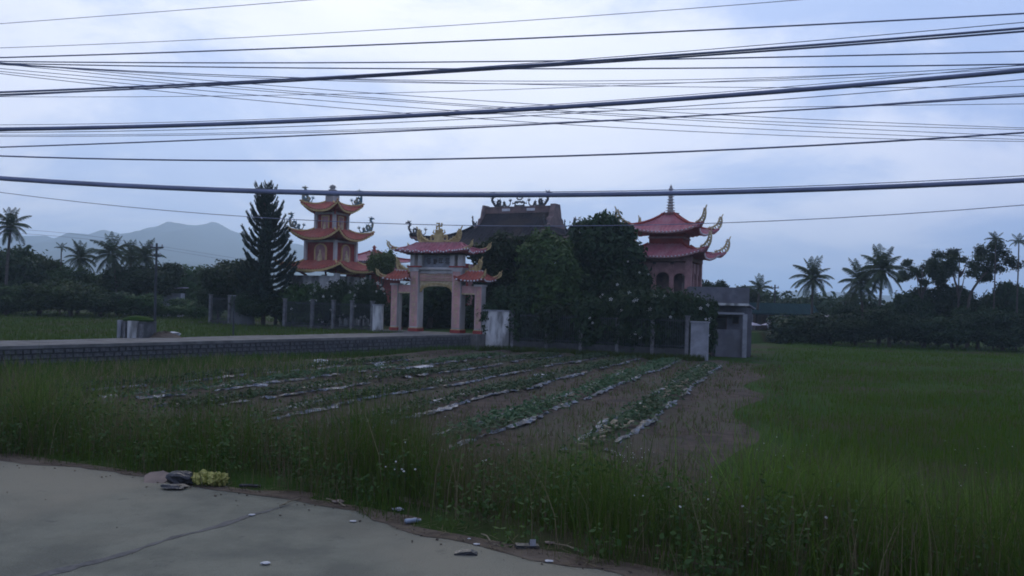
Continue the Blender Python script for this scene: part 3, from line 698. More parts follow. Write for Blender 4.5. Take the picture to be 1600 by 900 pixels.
# ------------------------------------------------------------------ gate
def glyphs(n, w, h, seed, x0=0.0):
    """columns of brushed characters, worn beyond reading: short raised strokes"""
    r = random.Random(seed); mb = MB()
    for k in range(n):
        cz = (k+.5)*h/n; s = min(w, h/n*.78)
        for j in range(5):
            if r.random() < .55: mb.box((x0+r.uniform(-.08, .08)*s, 0, cz+(j/4-.5)*s*.9), (s*r.uniform(.5, .95), .02, s*.11))
            else: mb.box((x0+(j/4-.5)*s*.8, 0, cz+r.uniform(-.12, .12)*s), (s*.11, .02, s*r.uniform(.45, .85)))
    return mb
def gate():
    b = empty('temple_gate', (GATE.x, GATE.y, 0.0), -R(26), 'pink pillared temple gate with tiled roofs and golden dragons at the end of the path', 'gate')
    Y = GATE.y; z = lambda py: P(682, py, Y).z
    mx, sx_, w, ws = 1.76, 3.5, .70, .56
    zc, zs = z(421.5), z(444)
    for s in (-1, 1):
        for (x, ww, top, nm) in ((s*mx, w, zc, 9), (s*sx_, ws, zs, 7)):
            col = MB().box((x, 0, top/2), (ww, ww*1.05, top)).build('column', 'pale_stone', b)
            face = MB().box((x, -ww*.525-.012, top/2+.12), (ww*.86, .05, top-.5)).build('column_face', 'pink', col)
            g = glyphs(nm, ww*.5, top-1.0, int(x*100)); g.xf(Matrix.Translation((x, -ww*.525-.045, .6))); g.build('inscription', 'pale_gold', col)
            MB().box((x, -.02, .11), (ww+.12, ww*1.05+.12, .22)).build('plinth', 'red_wall', col)
            MB().box((x, -.02, .25), (ww+.06, ww*1.05+.06, .05)).build('plinth_band', 'gold', col)
            MB().box((x, 0, top-.06), (ww+.14, ww+.16, .14)).build('capital', 'pale_stone', col)
    MB().box((0, -.02, zc+.08), (2*mx+w+.30, .86, .16)).build('lintel_slab', 'pale_stone', b)
    # beam over the arch, with carved gold spandrels
    MB().box((0, 0, (z(427.5)+zc)/2+.02), (2*mx-w, .5, zc-z(427.5))).build('beam', 'pale_stone', b)
    zb0, zb1 = z(439), z(427.5)
    pn = MB().box((0, .02, (zb0+zb1)/2), (2*mx-w, .42, zb1-zb0-.004)).build('beam_panel', 'pink', b)
    glyphs(1, .8, .5, 5).xf(Matrix.Translation((-.8, -.21, zb0)))
    fl = MB(); r = random.Random(3)
    for k in range(26):
        cx = -1.25+2.5*(k % 13)/12; cz = zb0+.16+.26*(k//13); rr = r.uniform(.06, .10)
        fl.tube([(cx+rr*math.cos(t), -.215, cz+rr*math.sin(t)) for t in [i*math.pi/3 for i in range(6)]], .022, 4, False)
    fl.build('floral_relief', 'pale_gold', pn)
    hw = mx-w/2; za = z(447); sp = MB()
    arch = [(hw*math.cos(t), za-.42+.42*math.sin(t)**.8) for t in [i*math.pi/16 for i in range(17)]]
    sp.prism([(-hw, zb0), (hw, zb0)] + arch, -.12, .12); sp.build('arch_spandrel', 'pale_gold', b)
    cv = MB()
    for k in range(34):
        t = k/33*math.pi; cx, cz = hw*.93*math.cos(t), za-.42+.5*math.sin(t)+.07; rr = .05+.05*abs(math.cos(t))
        cv.tube([(cx+rr*math.cos(u), -.13, cz+rr*math.sin(u)) for u in [i*math.pi/3 for i in range(6)]], .025, 4, False)
    cv.build('carved_scrolls', 'gold', b)
    for s in (-1, 1):                                     # side bays
        x0, x1 = mx+w/2, sx_-ws/2; xm, ww = s*(x0+x1)/2, x1-x0
        MB().box((xm, 0, (z(457)+z(446))/2), (ww, .4, z(446)-z(457))).build('beam', 'pink', b)
        MB().box((xm, -.03, z(457)-.05), (ww-.004, .44, .1)).build('beam_moulding', 'pale_gold', b)
        MB().box((s*(x1-.05), .03, z(457)/2-.06), (.09, .3, z(457)-.12)).build('jamb', 'pale_stone', b)
    # stub posts and name board under the main roof
    z0, z1 = zc+.16, z(397)
    for s in (-1, 1):
        for x in (s*(mx+.22), s*(mx-.42)): MB().box((x, -.1, (z0+z1)/2), (.36, .5, z1-z0)).build('stub_post', 'pale_stone', b)
        MB().box((s*mx, -.14, z0+.05), (1.15, .74, .1)).build('stub_plinth', 'red_wall', b)
    bd = MB().box((0, .05, (z0+z1)/2), (2*mx-1.0, .16, z1-z0-.01)).build('name_board', 'grey_plaster', b)
    gl = MB()
    for k, x in enumerate((-.78, -.26, .26, .78)):
        q = glyphs(1, .42, .62, 40+k); gl.join(q, Matrix.Translation((x, -.045, z0+.15)))
    gl.build('inscription', 'wood', bd)
    MB().box((0, .1, z1-.02), (2*mx+1.2, 1.3, .1)).build('roof_beam', 'wood', b)
    # main roof
    mb, ev, hp = roof(2.7, 1.05, 1.9, .12, z(395), z(381), .20, .29, .11, 8, 1.2, .20)
    rf = mb.build('roof', 'pink_tile', b)
    eave_dots(ev, .21, .055, (0, 1, 2, 3), .02).build('tile_ends', 'white', rf); hip_caps(rf, hp, .07, 'pink_tile')
    zr = z(382); MB().box((0, 0, zr+.06), (3.8, .26, .24)).build('ridge', 'dusky_pink', rf)
    for s in (-1, 1):
        d = flourish(1.2, .085); d.join(dragon(1.0, .75, .06), Matrix.Translation((.05, -.06, .0)))
        d.xf(Matrix.Translation((s*.62, 0, zr+.12)) @ (Matrix.Identity(4) if s > 0 else rot_z(math.pi))).build('dragon_ornament', 'gold', b)
    for k in range(4):
        tip = hp[k][-1]; a = math.atan2(tip.y, tip.x)
        flourish(.75, .05).xf(Matrix.Translation(tip-Vector((math.cos(a), math.sin(a), 0))*.45+Vector((0, 0, -.02))) @ rot_z(a) @ Matrix.Diagonal((1, 1, .75, 1))).build('corner_scroll', 'gold', b)
    o = MB(); zo = zr+.16                                  # lotus pedestal carrying the temple's manji
    o.prism([(-.42, 0), (.42, 0), (.34, .35), (.38, .5), (.26, .62), (.27, .85), (.33, .9), (-.33, .9), (-.27, .85), (-.26, .62), (-.38, .5), (-.34, .35)], -.1, .1)
    for s in (-1, 1):
        o.tube(crom([(s*.3, 0, .1), (s*.62, 0, .12), (s*.66, 0, .42), (s*.48, 0, .52), (s*.42, 0, .32)], 4), [.07]*17, 5); o.tube([(s*.3, 0, .6), (s*.5, 0, .72), (s*.42, 0, .92)], [.07, .06, .02], 5)
    cz = 1.16; a = .25; t = .08
    o.box((0, 0, cz), (t, .1, 2*a)).box((0, 0, cz), (2*a, .098, t))
    o.box((-a/2, 0, cz+a-t/2), (a-t/2, .096, t)).box((a/2, 0, cz-a+t/2), (a-t/2, .096, t))
    o.box((a-t/2, 0, cz+a/2), (t, .096, a-t/2)).box((-a+t/2, 0, cz-a/2), (t, .096, a-t/2))
    o.xf(Matrix.Translation((0, 0, zo))).build('crest_ornament', 'gold', b)
    # side roofs
    for s in (-1, 1):
        mb, ev, hp = roof(1.0, .85, .5, .1, z(438), z(424), .16, .29, .11, 7, 1.2, .20)
        m = Matrix.Translation((s*3.08, 0, 0)); mb.xf(m); ev = [[m @ p for p in e] for e in ev]; hp2 = [[m @ p for p in e] for e in hp]
        rf = mb.build('roof', 'red_tile', b)
        dd = MB()
        for k in (0, 1, 3):
            e = ev[k]; out = Vector((0, -1, 0)) if k == 0 else Vector((1 if k == 1 else -1, 0, 0)); side = Vector((-out.y, out.x, 0))
            for i in range(2, len(e), 4):
                c = e[i]+out*.02-Vector((0, 0, .02)); dd.box(c, (.11 if k == 0 else .05, .05 if k == 0 else .11, .09))
        dd.build('tile_ends', 'white', rf); hip_caps(rf, hp2, .06, 'red_tile')
        MB().box((s*3.08, 0, z(425)+.05), (1.1, .24, .2)).build('ridge', 'pale_stone', rf)
        d = flourish(1.0, .08); d.join(dragon(.9, .65, .06), Matrix.Translation((.05, -.06, 0)))
        d.xf(Matrix.Translation((s*2.55, -.02, z(425)+.1)) @ (Matrix.Identity(4) if s > 0 else rot_z(math.pi))).build('dragon_ornament', 'gold', b)
        for k in range(4):
            tip = hp2[k][-1]
            if (tip.x-s*3.08)*s < 0: continue
            a = math.atan2(hp[k][-1].y, hp[k][-1].x)
            flourish(.75, .055).xf(Matrix.Translation(tip-Vector((math.cos(a), math.sin(a), 0))*.45+Vector((0, 0, -.02))) @ rot_z(a) @ Matrix.Diagonal((1, 1, .72, 1))).build('corner_scroll', 'gold', b)
gate()
# ------------------------------------------------------------------ walls and fences
def wall_seg(px0, px1, top_py, zb, label, off=0.0, th=.22, m='whitewash'):
    # stands on the temple line through the gate
    def on_line(px):
        d = ray(px, 520); # solve X = dx*Y on line GATE + t*T
        t = (d[0]*GATE.y-GATE.x)/(T.x-d[0]*T.y); return GATE + T*t + M*off
    p0, p1 = on_line(px0), on_line(px1); h = P((px0+px1)/2, top_py, (p0.y+p1.y)/2).z
    c = (p0+p1)/2; b = empty('boundary_wall', (c.x, c.y, zb), -TH, label, 'wall')
    L = (p1-p0).length; MB().box((0, 0, (h-zb)/2), (L, th, h-zb)).build('wall_panel', m, b)
    MB().box((0, 0, h-zb+.03), (L+.08, th+.1, .1)).build('coping', 'grey_plaster', b)
    return on_line
on_line = wall_seg(749, 796, 486, ZF, 'stained white wall panel right of the gate')
wall_seg(583, 597, 477, -0.14, 'narrow white wall panel left of the gate')
wall_seg(1080, 1107, 504, ZF, 'short white wall panel beside the grey house', m='grey_plaster')
wall_seg(361, 396, 463, -0.14, 'grey wall panel in the fence below the tall conifer', m='worn_panel')
def fence(name_label, pxs, zb, top_py, base_h):
    pts = [on_line(p) for p in pxs]; c = pts[0]
    b = empty('iron_fence', (c.x, c.y, zb), -TH, name_label, 'fence')
    d = [(p-c).length for p in pts]; L = d[-1]
    hs = [P(px, top_py, p.y).z - zb for px, p in zip(pxs, pts)]; h = sum(hs)/len(hs)
    MB().box((L/2, 0, base_h/2), (L, .2, base_h)).build('base_wall', 'mortar', b)
    for k, x in enumerate(d):
        po = MB().box((x, 0, h/2), (.22, .22, h)).build('post', 'old_post', b)
        MB().box((x, 0, h+.05), (.29, .29, .08)).build('post_cap', 'old_post', po)
    for i in range(len(d)-1):
        x0, x1 = d[i]+.16, d[i+1]-.16; mb = MB()
        for zz in (base_h+.15, h-.25): mb.box(((x0+x1)/2, 0, zz), (x1-x0, .05, .05))
        x = x0+.1
        while x < x1: mb.box((x, 0, (base_h+h-.12)/2), (.028, .028, h-base_h-.12)); x += .15
        tag(mb.build('railing', 'iron', b), kind='stuff')
fence('iron railing fence with grey posts right of the gate, before dark trees', (801, 855, 908, 965, 1020, 1074), ZF, 491, .75)
fence('iron railing fence with grey posts left of the gate, behind the grass', (444, 487, 520, 549, 581), -0.14, 470, .2)
fence('short iron fence left of the grey wall panel under round tree', (328, 358), -0.14, 462, .3)
# ------------------------------------------------------------------ grey house on the right
def grey_house():
    Y = 61.0; p0 = P(1113, 548, Y); c = P(1138, 548, Y)
    b = empty('concrete_house', (c.x, c.y+1.6, ZF), -R(8), 'small unfinished grey concrete house beside the paddy field', 'house')
    z = lambda py: P(1138, py, Y).z - ZF
    W = 2.75; H = z(449); hp = z(476)
    MB().box((.0, .9, hp/2), (W, 3.2, hp)).build('wall', 'house_wall', b)
    MB().box((-.5, .0, (hp+H)/2), (W+1.3, 3.4, H-hp)).build('parapet_wall', 'house_wall', b)
    MB().box((.0, -1.72, hp+.02), (W+.25, .14, .16)).build('fascia', 'whitewash', b)
    MB().box((-.1, -1.15, hp-.6), (W-.1, 1.0, .14)).build('canopy_slab', 'grey_plaster', b)
    w = MB().box((-.35, -.72, z(508)), (1.0, .12, 1.1)).build('window', 'wood', b); MB().box((-.35, -.79, z(508)), (.84, .03, .94)).build('pane', 'dark', w)
    w = MB().box((.75, -.72, z(500)), (.42, .12, .5)).build('window', 'wood', b); MB().box((.75, -.79, z(500)), (.32, .03, .4)).build('pane', 'dark', w)
    pl = MB().box((1.28, -1.55, z(490)/2), (.3, .3, z(490)-.02)).build('porch_post', 'grey_plaster', b)
    MB().box((.35, -1.35, .95), (2.0, .14, 1.9)).build('front_wall', 'house_wall', b)
    bp = MB().box((-1.05, -1.45, 1.05), (.26, .26, 2.1)).build('brick_pillar', 'mortar', b)
    me = MB().box((0, 0, 0), (.30, .30, .105)).mesh('brick', 'brick')
    for k in range(16): obj('brick', me, bp, (-1.05+random.uniform(-.015, .015), -1.45, .07+k*.13))
    sd = MB().box((W/2+.28, 1.2, H*.36), (.5, 3.0, H*.72)).build('side_lean_to', 'house_wall', b)
    MB().bar((W/2+.0, 1.2, H*.80), (W/2+.75, 1.2, H*.70), 3.2, .07).build('lean_to_roof', 'zinc', b)
grey_house()
def green_shed():
    Y = 100.0; c = P(1222, 520, Y); b = empty('open_shed', (c.x, c.y, ZF), -R(8), 'long open shed with dark green metal roof behind the paddy field', 'shed')
    z = lambda py: P(1222, py, Y).z - ZF
    L = 7.6; h = z(490); ht = z(474)
    r = MB(); n = 60
    for i in range(n+1):
        x = -L/2+L*i/n; dz = .035*(i % 2); r.v += [(x, -1.7, h+dz), (x, 2.6, ht+dz)]
    r.f += [(2*i, 2*i+2, 2*i+3, 2*i+1) for i in range(n)]
    r.build('roof', 'green_metal', b)
    MB().box((0, -1.72, h-.07), (L, .06, .16)).build('gutter', 'green_metal', b)
    for i in range(5): MB().box((-L/2+.3+(L-.6)*i/4, -1.4, h/2), (.13, .13, h)).build('post', 'grey_plaster', b)
    MB().box((0, 2.5, ht/2-.1), (L, .12, ht-.2)).build('back_wall', 'brick', b)
    for i, px in enumerate((1176, 1202, 1222)):
        q = P(px, 508, Y-3); s = empty('market_parasol', (q.x, q.y, ZF), 0, ('pale canopy nearest the grey house, under the green shed', 'pale canopy in the middle of three under the green shed', 'pale canopy farthest from the grey house, under the green shed')[i], 'parasol', 'canopies under the green shed')
        zz = P(px, 504, Y-3).z-ZF
        MB().lathe([(.95, zz-.32), (.97, zz-.28), (.5, zz-.1), (.04, zz), (.02, zz+.05)], 8).build('canopy', 'zinc', s); MB().tube([(0, 0, 0), (0, 0, zz-.3)], .03, 6).build('pole', 'iron', s)
green_shed()
def pink_house():
    Y = 108.0; c = P(1294, 515, Y); b = empty('small_house', (c.x, c.y, ZF), -R(12), 'tiny pale house with pinkish metal roofs among dark trees', 'house')
    z = lambda py: P(1294, py, Y).z - ZF
    MB().box((0, 0, z(502)/2), (1.9, 2.2, z(502))).build('wall', 'dusky_pink', b)
    hr = z(492); he = z(503)
    MB().prism([(-1.25, he), (1.25, he), (0, hr)], -1.5, 1.5).build('roof', 'zinc', b)
    MB().bar((-1.3, -1.9, z(511)), (1.3, -1.9, z(511)), 1.1, .08).build('porch_roof', 'zinc', b)
    for x in (-1.1, 1.1): MB().box((x, -2.3, z(513)/2), (.1, .1, z(513))).build('porch_post', 'wood', b)
    MB().box((0, -1.13, .9), (.7, .08, 1.8)).build('door', 'wood', b)
pink_house()
def left_shack():
    Y = 92.0; c = P(272, 478, Y); b = empty('roadside_shack', (c.x, c.y, -.15), R(6), 'small shack with pale tin roof half hidden under left trees', 'shack')
    z = lambda py: P(272, py, Y).z+.15
    MB().box((0, 0, z(458)/2), (1.7, 1.6, z(458))).build('wall', 'grey_plaster', b)
    MB().bar((-1.2, 0, z(452)), (1.15, 0, z(449)), 2.2, .08).build('roof', 'zinc', b)
    MB().box((.25, -.83, .8), (.6, .08, 1.5)).build('door', 'dark', b)
    Y = 94.0; c = P(206, 470, Y); b = empty('tin_hut', (c.x, c.y, -.15), R(-10), 'little hut with white gable roof glimpsed between left trees', 'hut')
    z2 = lambda py: P(206, py, Y).z+.15
    MB().box((0, 0, z2(457)/2), (1.0, 1.2, z2(457))).build('wall', 'grey_plaster', b); MB().prism([(-.8, z2(456)), (.8, z2(453)), (-.1, z2(446))], -.9, .9).build('roof', 'whitewash', b)
left_shack()
def well_tomb():
    q = G(205, 527.5, 0.0); Y = q.y; b = empty('concrete_well', (q.x, q.y+.8, -.12), R(-14), 'weathered whitewashed concrete box with grassy top beside the raised path', 'well')
    s = F/Y; W = 46/s; H = 36/s
    MB().box((0, 0, H*.40), (W*.92, 1.1, H*.8)).build('body', 'stone', b)
    for (x, w, hh, m) in ((-.42*W, .13*W, .78, 'grey_plaster'), (-.22*W, .10*W, .72, 'old_post'), (.10*W, .36*W, .76, 'whitewash'), (.42*W, .11*W, .62, 'old_post')):
        MB().box((x, -.6, H*(.06+hh/2)), (w, .16, H*hh)).build('panel', m, b)
    top = MB(); top.lathe([(W*.56, 0), (W*.58, .08), (W*.52, .13), (W*.38, .22), (W*.12, .28), (.02, .29)], 14); top.v = [(x, y*.7*1.3/W if W > 1.3 else y*.7, z) for x, y, z in top.v]
    top.xf(Matrix.Translation((0, 0, H*.80))).build('earth_top', 'ground', b)
    m = G(248, 528, 0.0)
    mb = MB(); me = []
    for i in range(9):
        for j in range(17):
            t = j*2*math.pi/16; r = i/8; me.append((1.15*r*math.cos(t), .6*r*math.sin(t), .36*(1-r*r)*(1+.2*math.sin(3*t+i))+random.uniform(-.02, .02)))
    mb.add(me, [(i*17+j, (i+1)*17+j, (i+1)*17+j+1, i*17+j+1) for i in range(8) for j in range(16)])
    tag(mb.build('earth_mound', 'dirt', None, (m.x, m.y+.7, -.1)), 'low dark heap of earth beside the concrete box', 'earth heap')
    g = G(267, 524, 0.05); c = crumpled(.22, 21, (1.5, .7, .55)); tag(c.build('white_sack', 'white_plastic', None, (g.x, g.y+.5, .1)), 'white plastic sack lying on the earth heap', 'sack')
def crumpled(r, seed, sc=(1, 1, 1), n=9, fq=1.0):
    g = random.Random(seed); mb = MB(); vs = []; m = 2*n
    ph = [(g.uniform(-3, 3), g.uniform(-3, 3), g.uniform(-3, 3), g.uniform(0, 6)) for _ in range(6)]
    for i in range(n+1):
        t = math.pi*i/n
        for j in range(m):
            u = 2*math.pi*j/m; d = Vector((math.sin(t)*math.cos(u), math.sin(t)*math.sin(u), math.cos(t)))
            k = 1+sum(.085*math.sin(2*fq*(a*d.x+b_*d.y+c*d.z)+p) for a, b_, c, p in ph)+(g.uniform(-.05, .05) if 0 < i < n else 0)
            vs.append((d.x*r*k*sc[0], d.y*r*k*sc[1], d.z*r*k*sc[2]))
    mb.add(vs, [(i*m+j, (i+1)*m+j, (i+1)*m+(j+1) % m, i*m+(j+1) % m) for i in range(n) for j in range(m)])
    return mb
well_tomb()
# ------------------------------------------------------------------ vegetation prototypes
def leaf_cloud(name, lobes, n, size, m, seed, spread=0.16, clump=10, up=0.3, drop=0.0):
    """leaf-sized quads gathered in clumps over the skins of several lobes (cx,cy,cz,rx,ry,rz)"""
    r = np.random.default_rng(seed); lobes = np.array(lobes, float)
    wts = (lobes[:, 3]*lobes[:, 4]*lobes[:, 5])**(2/3); wts /= wts.sum()
    nc = n//clump; li = r.choice(len(lobes), nc, p=wts); d = r.normal(size=(nc, 3)); d /= np.linalg.norm(d, axis=1)[:, None]
    rad = 1-np.abs(r.normal(0, .17, nc)); rad = np.where(r.random(nc) < .12, rad*r.uniform(.3, 1, nc), rad)
    rad = np.where(r.random(nc) < .10, rad*1.13, rad)
    cc = lobes[li, :3] + d*lobes[li, 3:]*rad[:, None]
    c = np.repeat(cc, clump, 0) + r.normal(0, spread*.55, (nc*clump, 3))*np.array([1, 1, .75]); k = len(c)
    dd = np.repeat(d, clump, 0)
    nrm = dd*.7 + r.normal(0, .6, (k, 3)) + np.array([0, 0, up]); nrm /= np.linalg.norm(nrm, axis=1)[:, None]
    t = np.cross(nrm, r.normal(size=(k, 3))); t /= np.linalg.norm(t, axis=1)[:, None]+1e-9; b = np.cross(nrm, t)
    s = size*r.uniform(.6, 1.3, k)[:, None]
    v = np.stack([c-t*s, c+b*s*.5+nrm*s*.1, c+t*s, c-b*s*.5+nrm*s*.1], 1).reshape(-1, 3)
    f = np.arange(k*4).reshape(-1, 4)
    return np_mesh(name, v, f, m)
def lobes_round(seed, n, spread, rlo, rhi, zs=.8, low=-.4):
    r = random.Random(seed); out = [(0, 0, 0, .62, .62, .62*zs)]
    for k in range(n):
        a = k*2.4+r.uniform(-.4, .4); e = r.uniform(low, .85); rr = r.uniform(rlo, rhi); d = spread*math.sqrt(max(.05, 1-e*e*.7))
        out.append((d*math.cos(a), d*math.sin(a), e*spread*zs*1.1, rr, rr, rr*.85))
    return out
CR = {
 'round': [leaf_cloud('crown', lobes_round(1, 13, .62, .28, .42), 12000, .065, 'leaf_dark', 1), leaf_cloud('crown', lobes_round(2, 12, .6, .26, .44), 12000, .065, 'leaf_dark', 2)],
 'mid': [leaf_cloud('crown', lobes_round(3, 14, .66, .22, .4, .9), 11000, .062, 'leaf_mid', 3), leaf_cloud('crown', lobes_round(4, 15, .68, .2, .36), 10000, .065, 'leaf_mid', 4)],
 'ragged': [leaf_cloud('crown', lobes_round(5, 18, .78, .14, .32), 10000, .06, 'leaf_dark', 5, .14), leaf_cloud('crown', lobes_round(6, 20, .8, .14, .30), 10000, .06, 'leaf_mid', 6, .14)],
 'airy': [leaf_cloud('crown', [l for l in lobes_round(7, 34, .84, .09, .17, .95, -.3)[1:]], 9000, .04, 'leaf_dark', 7, .10, 7)],
 'fresh': [leaf_cloud('crown', lobes_round(3, 14, .66, .22, .4, .9), 11000, .062, 'leaf_fresh', 3)],
 'light': [leaf_cloud('crown', lobes_round(8, 14, .66, .2, .34, .9), 7000, .07, 'leaf_light', 8)],
 'shrub': [leaf_cloud('crown', [(x*.5, y*.5, z*.35, .42, .42, .4) for x in (-1, 0, 1) for y in (-.7, .7) for z in (-1, .6)], 8000, .085, 'leaf_dark', 9, .15), leaf_cloud('crown', [(x*.5, y*.5, z*.35, .42, .42, .4) for x in (-1, .1, 1) for y in (-.7, .7) for z in (-1, .5)], 8000, .085, 'leaf_mid', 10, .15)],
}
def trunk_mesh(seed, spread=.55, limbs=5):
    r = random.Random(seed); mb = MB()
    base = crom([(0, 0, 0), (r.uniform(-.06, .06), r.uniform(-.06, .06), .35), (r.uniform(-.1, .1), 0, .7), (0, 0, 1.0)], 4)
    mb.tube(base, [.085*(1-.75*i/len(base)) for i in range(len(base))], 7)
    for k in range(limbs):
        a = k*2.4; st = base[int(len(base)*(.5+.1*(k % 4)))]; e = Vector((math.cos(a)*spread, math.sin(a)*spread, .8+.25*r.random()))
        md = (st+e)/2+Vector((0, 0, -.04)); mb.tube(crom([st, md, e], 4), [.042, .039, .035, .031, .027, .022, .018, .014, .009], 5)
    return mb.mesh('trunk', 'trunk')
TR = [trunk_mesh(k) for k in range(3)]
NT = [0]
def tree(kind, px, top_py, wpx, Y, zb, name, label, cat='tree', group=None, bottom_py=None, var=None, depth=1.0, flowers=0):
    """crown spans top_py..bottom_py (photograph) at distance Y; trunk runs down to the ground"""
    k = NT[0]; NT[0] += 1; top = P(px, top_py, Y); zt = top.z
    zl = P(px, bottom_py, Y).z if bottom_py else zb + (zt-zb)*.25
    zl = max(zl, zb+.05)
    if name in ('shrub', 'bush', 'garden_shrub') or 'frangipani' in name: zl = zb-.35
    rx = wpx/2*Y/F; cz = (zt+zl)/2; rz = (zt-zl)/2
    b = empty(name, (top.x, Y, zb), 0, label, cat, group)
    cm = CR[kind]; me = cm[(k if var is None else var) % len(cm)]
    hs = {'shrub': (.95, .75), 'airy': (1.0, 1.0)}.get(kind, (1.0, .93))
    c = obj('crown', me, b, (0, 0, cz-zb), random.uniform(0, 6.28) if kind != 'shrub' else random.choice((0, 3.14))); c.scale = (rx/hs[0], rx*depth/hs[0], rz/hs[1])
    t = obj('trunk', TR[k % 3], b, (0, 0, 0), random.uniform(0, 6)); hh = cz-zb
    tr_ = min(max(rx*.9, .5), 1.5 if kind == 'airy' else 9); t.scale = (tr_, tr_, hh+rz*(.55 if kind == 'airy' else .3))
    if flowers:
        r = np.random.default_rng(k); d = r.normal(size=(flowers, 3)); d[:, 1] = -np.abs(d[:, 1]); d /= np.linalg.norm(d, axis=1)[:, None]
        cc = d*np.array([rx*.95, rx*depth*.95, rz*.95])+np.array([0, -.05, cz-zb]); mb = MB()
        for p in cc:
            s = random.uniform(.07, .15)
            for q in range(5):
                a = q*1.257; n1 = Vector((math.cos(a), -.4, math.sin(a)))*s; n2 = Vector((math.cos(a+.6), -.3, math.sin(a+.6)))*s*.8; o = Vector(p); mb.add([o, o+n1, o+n2], [(0, 1, 2)])
        tag(mb.build('blossoms', 'petal', b), kind='stuff')
    return b
def lobe_tree(lobes, Y, zb, m, n, size, label, group, seed, name='garden_tree', flowers=0):
    s = Y/F; px0 = sum(l[0] for l in lobes)/len(lobes); p0 = P(px0, 500, Y); r = random.Random(seed)
    b = empty(name, (p0.x, Y, zb), 0, label, 'tree', group); L = []
    for px, py, rp_ in lobes:
        q = P(px, py, Y); L.append((q.x-p0.x, r.uniform(-.8, .8), q.z-zb, rp_*s, rp_*s, rp_*s*.9))
    obj('crown', leaf_cloud('crown', L, n, size, m, seed, .42, 9), b)
    zt = max(l[2] for l in L); mb = MB(); st = crom([(0, 0, 0), (.1, 0, zt*.3), (-.05, .1, zt*.6), (0, 0, zt)], 4); mb.tube(st, [.2*(1-.8*i/12) for i in range(13)], 8)
    for l in L[:7]:
        k = st[4+r.randrange(5)]; mb.tube(crom([k, (k+Vector(l[:3]))/2+Vector((0, 0, -.15)), Vector(l[:3])], 3), [.08, .07, .06, .05, .04, .03, .02], 5)
    mb.build('trunk', 'trunk', b)
    return b
def frond_mesh(el, droop, seed):
    r = random.Random(seed); mb = MB(); pts = []; p = Vector((0, 0, 0)); n = 14
    for i in range(n+1):
        pts.append(p.copy()); t = i/n; e = el - droop*t**1.25; p = p + Vector((math.cos(e), 0, math.sin(e)))/n
    mb.tube(pts, [.018*(1-.8*i/n) for i in range(n+1)], 4)
    for i in range(27):
        t = .12+.88*i/26; x = t*n; k = min(int(x), n-1); q = pts[k].lerp(pts[k+1], x-k); d = (pts[k+1]-pts[k]).normalized()
        ln = .30*(math.sin(math.pi*min(1, .18+t*.80))**.6)*r.uniform(.8, 1.1)
        for s in (-1, 1):
            dr = (d*.55 + Vector((0, s*.75, 0)) + Vector((0, 0, -.45-.3*t+r.uniform(-.25, .2)))).normalized()
            wv = d*.0105; e = q+dr*ln; m = q+dr*ln*.5+Vector((0, 0, .015))
            mb.add([q-wv, q+wv, m+wv*1.3, e, m-wv*1.3], [(0, 1, 2, 3, 4)])
    return mb.mesh('frond', 'frond')
FR = [[frond_mesh(R(e), R(d), int(e)+s) for s in range(2)] for e, d in ((80, 35), (58, 62), (32, 80), (5, 72), (-28, 48), (-52, 30))]
AF = [frond_mesh(R(e), R(d), 77) for e, d in ((70, 50), (40, 90), (10, 95))]
def palm(px, head_py, Y, zb, fr_px, label, name='coconut_palm', lean=0.0, counts=(4, 5, 6, 6, 5, 3), group='coconut palms along the tree line', tr=.16, areca=False):
    h = P(px, head_py, Y); b = empty(name, (h.x-lean, Y, zb), 0, label, 'palm tree', group)
    H = h.z-zb; L = fr_px*Y/F
    pts = crom([(0, 0, 0), (lean*.15, .05, H*.35), (lean*.55, 0, H*.7), (lean, 0, H)], 5)
    n = len(pts); mb = MB().tube(pts, [tr*(1.25 if i == 0 else 1-.4*i/n) for i in range(n)], 8)
    mb.build('trunk', 'trunk', b, smooth=True)
    off = random.uniform(0, 6); j = 0
    for ring, cnt in enumerate(counts):
        for k in range(cnt):
            ms = [AF[min(ring, 2)]] if areca else FR[ring]
            o = obj('frond', ms[j % len(ms)], b, (lean, 0, H-.05*ring*L*.3), off+j*2.4+random.uniform(-.2, .2)); sc = L*random.uniform(.85, 1.12); o.scale = (sc, sc*random.uniform(.85, 1.1), sc); o.rotation_euler.x = random.uniform(-.15, .15); j += 1
    if not areca and fr_px > 22:
        cn = MB()
        for k in range(7):
            a = k*.9; cn.lathe([(.01, -.16), (.09, -.12), (.13, 0), (.09, .12), (.01, .16)], 7, (lean+.22*math.cos(a), .22*math.sin(a), H-.3-.08*(k % 2)))
        cn.build('coconuts', 'frond', b)
# ------------------------------------------------------------------ trees left
ZL = -.14
tree('round', 12, 372, 120, 88, ZL, 'broadleaf_tree', 'large dark rounded tree at the far left edge', group='trees behind the left meadow', bottom_py=480)
tree('ragged', 66, 392, 80, 91, ZL, 'broadleaf_tree', 'uneven dark tree between the edge tree and the thin palm', group='trees behind the left meadow', bottom_py=485)
tree('mid', 112, 414, 80, 90, ZL, 'broadleaf_tree', 'mid green tree below the leftmost pair of palms', group='trees behind the left meadow', bottom_py=490)
tree('ragged', 158, 418, 70, 93, ZL, 'broadleaf_tree', 'ragged tree under the tall arching coconut palm', group='trees behind the left meadow', bottom_py=490)
tree('round', 205, 408, 85, 92, ZL, 'broadleaf_tree', 'dark tree directly above the whitewashed concrete box', group='trees behind the left meadow', bottom_py=478)
tree('round', 250, 404, 80, 90, ZL, 'broadleaf_tree', 'dark dense tree around the dark utility pole', group='trees behind the left meadow', bottom_py=475)
tree('mid', 296, 412, 75, 98, ZL, 'broadleaf_tree', 'loose green tree just left of the round clipped tree', group='trees behind the left meadow', bottom_py=490)
